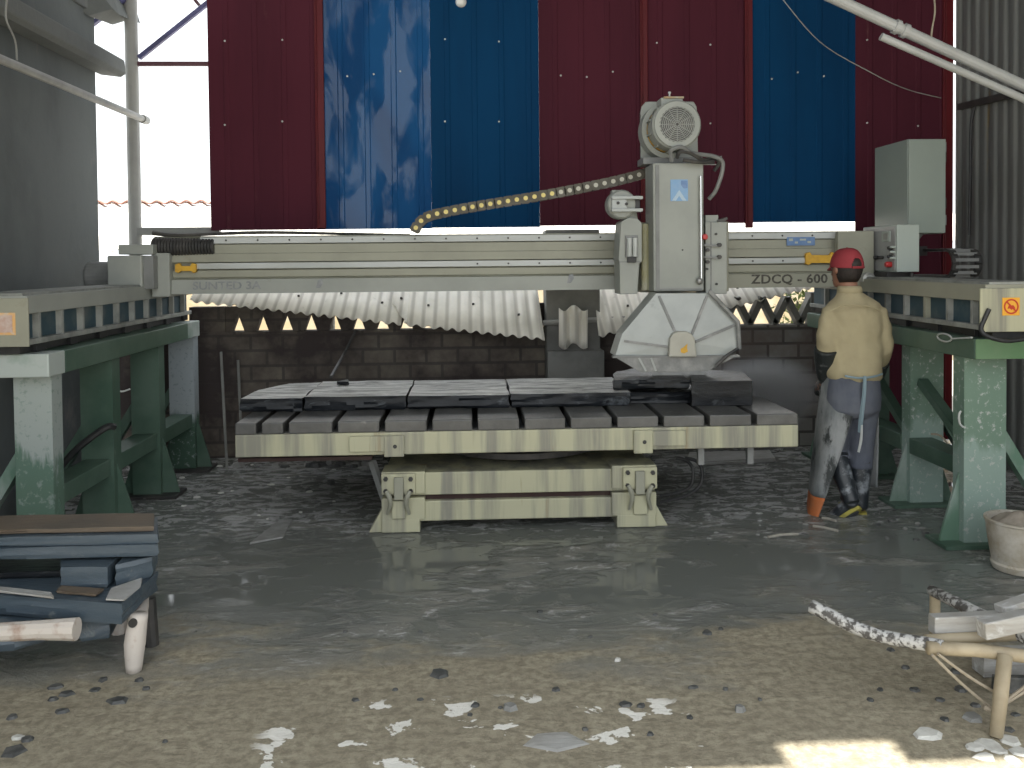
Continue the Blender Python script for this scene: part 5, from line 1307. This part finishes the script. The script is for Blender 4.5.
for v in so.data.vertices:      # folds in the cloth
    p = v.co; rdg = abs(noise.noise(Vector((p.x * 9 + p.z * 2, 1.7, p.z * 3.2)))); v.co = p + Vector((0, .03 * max(0, .22 - rdg) * (-1 if p.y < 0 else 1), 0)) + Vector((0, 1, 0)) * (.012 * noise.noise(Vector((p.x * 13, 5, p.z * 4 + p.x * 3)))) + Vector((1, 0, 0)) * (.011 * noise.noise(Vector((3, p.y * 9, p.z * 16))))
cl = MB(); n = 24; rs = []
for k2, (h, g) in enumerate(((-.012, .072), (.012, .070), (.032, .064))):
    c = J(849.5, 291, .018) + u * h
    rs.append([c + Vector((g * math.cos(2 * PI * k / n), g * math.sin(2 * PI * k / n) * 1.0, 0)) for k in range(n)])
cl.rings(rs, close=False).build('collar', 'tanshirt', so, solid=.008, smooth=True)
MB().tube([J(829, 311, -.115), J(842, 306, -.125), J(856, 305, -.127), J(870, 306.5, -.122), J(881, 311, -.105)], .0045, 6, smooth=4).build('yoke_seam', 'tanshirt', so)
# trousers
tr = MB()
n = 28
tr.rings([[c + Vector((rx * math.cos(2 * PI * k / n), ry * math.sin(2 * PI * k / n), 0)) for k in range(n)] for c, rx, ry in ((J(853, 368), .155, .112), (J(853, 382), .165, .122), (J(853, 398, -.01), .172, .130), (J(853, 410, -.01), .165, .125), (J(853, 416), .12, .10))])
tr.tube([Lh + Vector((0, 0, .03)), Lh + Vector((0, 0, -.05)), Lh.lerp(Lk, .55), Lk, Lk.lerp(La, .22)], [.095, .098, .084, .074, .070], 16)
tr.tube([Rh + Vector((0, 0, .03)), Rh + Vector((0, 0, -.05)), Rh.lerp(Rk, .55), Rk, Rk.lerp(Ra, .30)], [.095, .100, .086, .076, .072], 16)
to = tr.build('trousers', 'trousers', wk, voxel=.009, relax=3)
for v in to.data.vertices:
    p = v.co; v.co = p + Vector((0, 1, 0)) * (.008 * noise.noise(Vector((p.x * 12, 2, p.z * 9))))
# boots
def boot(k_, a_, toe, sole_pts, heel):
    bm = MB(); up_ = k_.lerp(a_, .16)
    bm.tube([up_, k_.lerp(a_, .4), k_.lerp(a_, .75), a_], [.066, .064, .052, .048], 16)
    bm.tube([a_ + (k_ - a_).normalized() * .02, heel, heel.lerp(toe, .45), toe], [.048, .046, .046, .034], 14)
    o = bm.build('boot', 'boot', wk, voxel=.008, relax=3)
    MB().tube([up_ + (k_ - a_).normalized() * .012, up_ - (k_ - a_).normalized() * .006], .071, 16).build('boot_rim', 'boot', o, smooth=True)
    return o
bL = boot(Lk, La, toeL, None, heelL)
heelR = Ra + Vector((0, -.01, -.035)); heelR.z = max(heelR.z, .055); toeR = Ra + Vector((-.02, .19, 0)); toeR.z = .045
bR = boot(Rk, Ra, toeR, None, heelR)
def sole(o, heel, toe, dn, w):   # outsole with a darker tread
    ax = (toe - heel).normalized(); dn = (dn - ax * dn.dot(ax)).normalized(); s = ax.cross(dn).normalized()
    L_ = (toe - heel).length + .085; st = heel - ax * .045; n = 14; top = []
    out = []
    for i in range(n + 1):
        t = i / n; ww = w * (.72 + .28 * math.sin(t * 2.2 + .3)) * (math.sin(PI * min(1, max(0, t * .97 + .015))) ** .32)
        out.append((st + ax * (L_ * t), ww))
    poly = [c + s * ww for c, ww in out] + [c - s * ww for c, ww in reversed(out)]
    poly = [p + dn * .036 for p in poly]
    so__ = MB().prism(poly, dn * .022).build('sole', 'sole', o)
    cen = sum(poly, Vector()) / len(poly)
    MB().prism([cen + (p - cen) * .80 + dn * .0215 for p in poly], dn * .006).build('tread', 'boot', so__)
dnL = Vector((.40, -.75, -.45))
sole(bL, heelL, toeL, dnL, .046)
sole(bR, Vector((heelR.x, heelR.y, .045)), Vector((toeR.x, toeR.y, .04)), Vector((0, 0, -1)), .048)
# gloves with fingers
for (e_, w_, sdn, dd, nr) in ((Le, Lw, 1, Vector((-.25, .55, -.5)), Vector((.5, .3, -.6))), (Re, Rw, -1, Vector((-.35, .8, -.1)), Vector((-.5, 0, -.7)))):
    g = MB(); st = e_.lerp(w_, .02 if sdn > 0 else .42)
    g.tube([st, e_.lerp(w_, .35 if sdn > 0 else .6), e_.lerp(w_, .75), w_], [.072 if sdn > 0 else .056, .068 if sdn > 0 else .05, .052, .036], 16)
    hand(g, w_, dd, sdn, nr, .0115)
    g.build('glove', 'glove', wk, voxel=.007, relax=2)
# apron: wraps the front and the left side, an orange flap at its foot
def ap(t, q, grow=0):
    # t 0 waist .. 1 foot ; q 0 right edge .. 1 left-rear edge
    a0 = math.radians(14 - 4 * t); a1 = math.radians(272 - 62 * t)
    a = a0 + (a1 - a0) * q
    c = J(853 - 9 * t, 374 + 138 * t, .03)
    rx, ry = .182 + .055 * t + grow, .135 + .06 * t + grow
    w = .010 * math.sin(a * 5 + t * 3) * (.3 + t)
    # hem hangs lower at the left
    dz = -.02 * t * math.sin(a * .5)
    return c + Vector(((rx + w) * math.cos(a), (ry + w) * math.sin(a), dz))
MB().grid(lambda u_, v_: ap(v_ * .84, u_), 48, 24).build('apron', 'apron', wk, solid=.005, smooth=True)
MB().grid(lambda u_, v_: ap(.842 + v_ * .15, .50 + u_ * .5), 24, 6).build('apron_flap', 'apronorange', wk, solid=.005, smooth=True)
MB().tube([J(845, 376, -.14), J(858, 378, -.145), J(872, 377, -.13), J(882, 374, -.08)], .007, 6, smooth=3).build('apron_string', 'string', wk)
MB().tube([J(865, 376, -.15), J(864, 395, -.155), J(861, 420, -.12), J(859.5, 432, -.10)], [.010, .013, .015, .011], 6, smooth=4).build('apron_string', 'string', wk)
MB().tube([J(862, 425, -.125), J(861, 440, -.11), J(858.5, 452, -.10)], [.006, .009, .008], 6, smooth=4).build('apron_string', 'railwhite', wk)

# ================================================================== DEBRIS ON THE FLOOR
rnd = random.Random(11)
def chip(px, py, sx, h, m, nm, label, cat, grp, sy=None):
    p = at(px, py, Z=0); d = (p - CAM).length; w = sx * d / F; wy = w * rnd.uniform(.6, 1.1) if sy is None else sy
    n = rnd.choice((5, 6, 7)); a0 = rnd.uniform(0, 6)
    poly = [(p.x + .5 * w * math.cos(a0 + 2 * PI * k / n) * rnd.uniform(.7, 1.15), p.y + .5 * wy * math.sin(a0 + 2 * PI * k / n) * rnd.uniform(.7, 1.15)) for k in range(n)]
    hh = h * rnd.uniform(.4, .8)
    mb = MB(); b_ = [Vector((x, y, 0)) for x, y in poly]; t_ = [Vector((p.x + (x - p.x) * rnd.uniform(.6, .9), p.y + (y - p.y) * rnd.uniform(.6, .9), hh * rnd.uniform(.7, 1))) for x, y in poly]
    mb.rings([b_, t_])
    return tag(mb.build(nm, m), label, cat, grp)
# darker slate splinters near the front, left
for px, py, w in ((55, 687, 14), (66, 694, 16), (95, 690, 12), (118, 701, 18), (52, 700, 10), (62, 712, 12), (12, 718, 10), (28, 740, 12), (12, 752, 22), (139, 681, 8), (146, 689, 7), (165, 742, 5), (103, 680, 10)):
    chip(px, py, w, .016, 'darkchip', 'slate_chip', 'dark slate splinter on the sandy ground at the lower left', 'stone chip', 'dark splinters at the lower left')
for px, py, w in ((440, 674, 22), (345, 632, 5), (420, 632, 5), (470, 715, 6), (500, 708, 6), (556, 690, 10), (625, 705, 14), (641, 706, 10), (540, 612, 8), (707, 633, 11), (721, 629, 6), (693, 688, 10), (650, 735, 7), (690, 718, 8), (585, 730, 7), (655, 615, 5), (590, 637, 5), (395, 690, 6), (355, 700, 9), (475, 706, 9), (420, 700, 6), (760, 700, 5), (725, 690, 5)):
    chip(px, py, w, .014, 'darkchip', 'slate_chip', 'dark slate splinter on the ground between the table and the camera', 'stone chip', 'dark splinters in the middle foreground')
for px, py, w in ((890, 650, 8), (905, 668, 9), (880, 690, 7), (915, 690, 10), (940, 700, 8), (960, 690, 12), (975, 706, 9), (945, 720, 8), (1015, 715, 10), (1008, 730, 12), (870, 700, 7), (955, 672, 9)):
    chip(px, py, w, .016, 'darkchip', 'slate_chip', 'dark slate splinter near the bamboo carrying frame', 'stone chip', 'dark splinters by the carrying frame')
chip(928, 735, 26, .03, 'whitechip', 'stone_piece', 'white stone lump on the ground left of the bamboo leg', 'stone piece', None)
chip(617, 661, 7, .02, 'whitechip', 'stone_piece', 'small bright white pebble in the middle of the wet ground', 'stone piece', None)
chip(740, 711, 11, .03, 'greychip', 'stone_piece', 'rounded pale pebble on the sand right of the painted sun dapples', 'stone piece', None)
chip(510, 709, 16, .035, 'greychip', 'stone_piece', 'pale pinkish stone above the painted sun dapples in the foreground', 'stone piece', None)
chip(18, 738, 14, .02, 'whitechip', 'stone_piece', 'white stone chip at the lower left corner', 'stone piece', None)
chip(972, 718, 18, .02, 'greychip', 'stone_piece', 'flat grey shard lying left of the bamboo leg foot', 'stone piece', None)
chip(555, 742, 56, .006, 'slatepale', 'stone_piece', 'flat grey-blue stone flake set in the sand at the bottom centre', 'stone piece', None, sy=.13)
for px, py, w in ((990, 745, 22), (1010, 741, 20), (1000, 752, 16), (1020, 752, 18), (975, 748, 14), (985, 757, 20), (1012, 760, 14)):
    chip(px, py, w, .014, 'whitechip', 'plaster_flake', 'pale flake scattered round the foot of the bamboo leg', 'stone chip', 'pale flakes by the bamboo leg')
# rubble by the left legs and along the wall
for k in range(46):
    px, py = rnd.uniform(175, 345), rnd.uniform(463, 520)
    chip(px, py, rnd.uniform(2.5, 8), .012, rnd.choice(('greychip', 'greychip', 'whitechip', 'darkchip')), 'stone_chip', 'small stone chip on the wet floor left of the table base', 'stone chip', 'chips left of the table base')
for k in range(40):
    px, py = rnd.uniform(700, 815), rnd.uniform(468, 545)
    chip(px, py, rnd.uniform(2.5, 8), .010, rnd.choice(('greychip', 'greychip', 'darkchip')), 'stone_chip', 'small stone chip on the wet floor between table base and worker', 'stone chip', 'chips right of the table base')
for k in range(30):
    px, py = rnd.uniform(60, 160), rnd.uniform(478, 520)
    chip(px, py, rnd.uniform(3, 9), .02, rnd.choice(('greychip', 'whitechip', 'darkchip')), 'stone_chip', 'small stone chip on the floor among the left frame legs', 'stone chip', 'chips among the left frame legs')
for k in range(16):
    px, py = rnd.uniform(875, 950), rnd.uniform(500, 545)
    chip(px, py, rnd.uniform(3, 8), .02, rnd.choice(('greychip', 'darkchip', 'darkchip')), 'stone_chip', 'small stone chip on the floor by the right frame legs', 'stone chip', 'chips by the right frame legs')
for k in range(14):
    px = rnd.uniform(235, 372)
    chip(px, 466 + rnd.uniform(-2, 1.5), rnd.uniform(8, 16), .05, rnd.choice(('greychip', 'darkchip')), 'rubble_stone', 'pale rubble stone along the wall foot behind the saw table', 'stone', 'rubble along the wall foot')
chip(331, 484, 9, .05, 'darkchip', 'stone_piece', 'black stone on the wet floor under the left end of the table', 'stone piece', None)
chip(308, 490, 6, .03, 'darkchip', 'stone_piece', 'smaller black stone left of the one under the table', 'stone piece', None)
p = at(205, 474, Z=0)
for (a, b, lab) in (((813, 526), (838, 531), 'white stick lying at the worker\'s feet'), ((822, 518), (836, 521), 'short white stick behind the one at the worker\'s feet'), ((768, 537), (798, 534), 'pale twig on the wet floor left of the worker')):
    A, B = at(*a, Z=.008), at(*b, Z=.008); tag(MB().tube([A, A.lerp(B, .5) + Vector((0, .01, .002)), B], .008, 6).build('stick', 'wood'), lab, 'stick')
slab('stone_slab', 'slatepale', [P2(688, 466, .004), P2(775, 462, .004), P2(770, 454, .004), P2(690, 456, .004)], .002, .035, 'pale stone slab lying on the floor behind the table at the right', 'stone slab', rough=.01, seg=.08, seed=41)
slab('stone_slab', 'greychip', [P2(250, 544, .004), P2(283, 538, .004), P2(292, 521, .004), P2(280, 521, .004)], .001, .014, 'thin grey stone sheet lying flat on the wet floor left of the table foot', 'stone slab', rough=.005, seg=.05, seed=42)

# ================================================================== SPRAY FROM THE BLADE
def mist_mat(name, c, r, dens):
    m = bpy.data.materials.new(name); m.use_nodes = True; nt = m.node_tree; L = nt.links.new
    nt.nodes.remove(nt.nodes['Principled BSDF']); out = nt.nodes['Material Output']
    v = nd(nt, 'ShaderNodeVolumeScatter', inp={'Color': (.95, .96, 1, 1), 'Anisotropy': .2})
    g = nd(nt, 'ShaderNodeNewGeometry').outputs['Position']
    q = nd(nt, 'ShaderNodeVectorMath', operation='SUBTRACT'); L(g, q.inputs[0]); q.inputs[1].default_value = c
    q2 = nd(nt, 'ShaderNodeVectorMath', operation='DIVIDE'); L(q.outputs[0], q2.inputs[0]); q2.inputs[1].default_value = r
    q3 = nd(nt, 'ShaderNodeVectorMath', operation='LENGTH'); L(q2.outputs[0], q3.inputs[0])
    fall = nd(nt, 'ShaderNodeMapRange', interpolation_type='SMOOTHSTEP'); L(q3.outputs['Value'], fall.inputs[0])
    fall.inputs[1].default_value = 1.0; fall.inputs[2].default_value = .1; fall.inputs[3].default_value = 0; fall.inputs[4].default_value = 1
    f = ramp(nt, noise_n(nt, g, 5, 3, .5), [(.3, .25), (.75, 1.0)])
    mm = nd(nt, 'ShaderNodeMath', operation='MULTIPLY'); L(f, mm.inputs[0]); L(fall.outputs[0], mm.inputs[1])
    m2 = nd(nt, 'ShaderNodeMath', operation='MULTIPLY'); L(mm.outputs[0], m2.inputs[0]); m2.inputs[1].default_value = dens
    L(m2.outputs[0], v.inputs['Density']); L(v.outputs[0], out.inputs['Volume'])
    return m
c_ = at(762, 392, Y=5.85); r_ = Vector((.46, .32, .27))
M['mist'] = mist_mat('water_mist', c_, r_, 26.0)
o = tag(MB().ball(c_, r_.x, r_.y, r_.z, 28, 18).build('water_spray', 'mist', smooth=True), 'fine grey water mist thrown to the right of the saw blade', 'mist', None, 'stuff')

# ================================================================== LIGHT
W = bpy.data.worlds.new('world'); SC.world = W; W.use_nodes = True
nt = W.node_tree; bg = nt.nodes['Background']
bg.inputs['Color'].default_value = (.93, .97, 1.0, 1); bg.inputs['Strength'].default_value = 1.15
sd_ = bpy.data.lights.new('sun', 'SUN'); sd_.energy = 8.0; sd_.angle = .009; sd_.color = (1, .96, .88)
so_ = bpy.data.objects.new('sun', sd_); COL.objects.link(so_); so_.location = (-2, -4, 9)
so_.rotation_euler = SUN.to_track_quat('-Z', 'Y').to_euler()
SC.view_settings.view_transform = 'Standard'
SC.view_settings.look = 'None'
SC.view_settings.gamma = 1
SC.view_settings.exposure = .75
SC.view_settings.use_curve_mapping = False
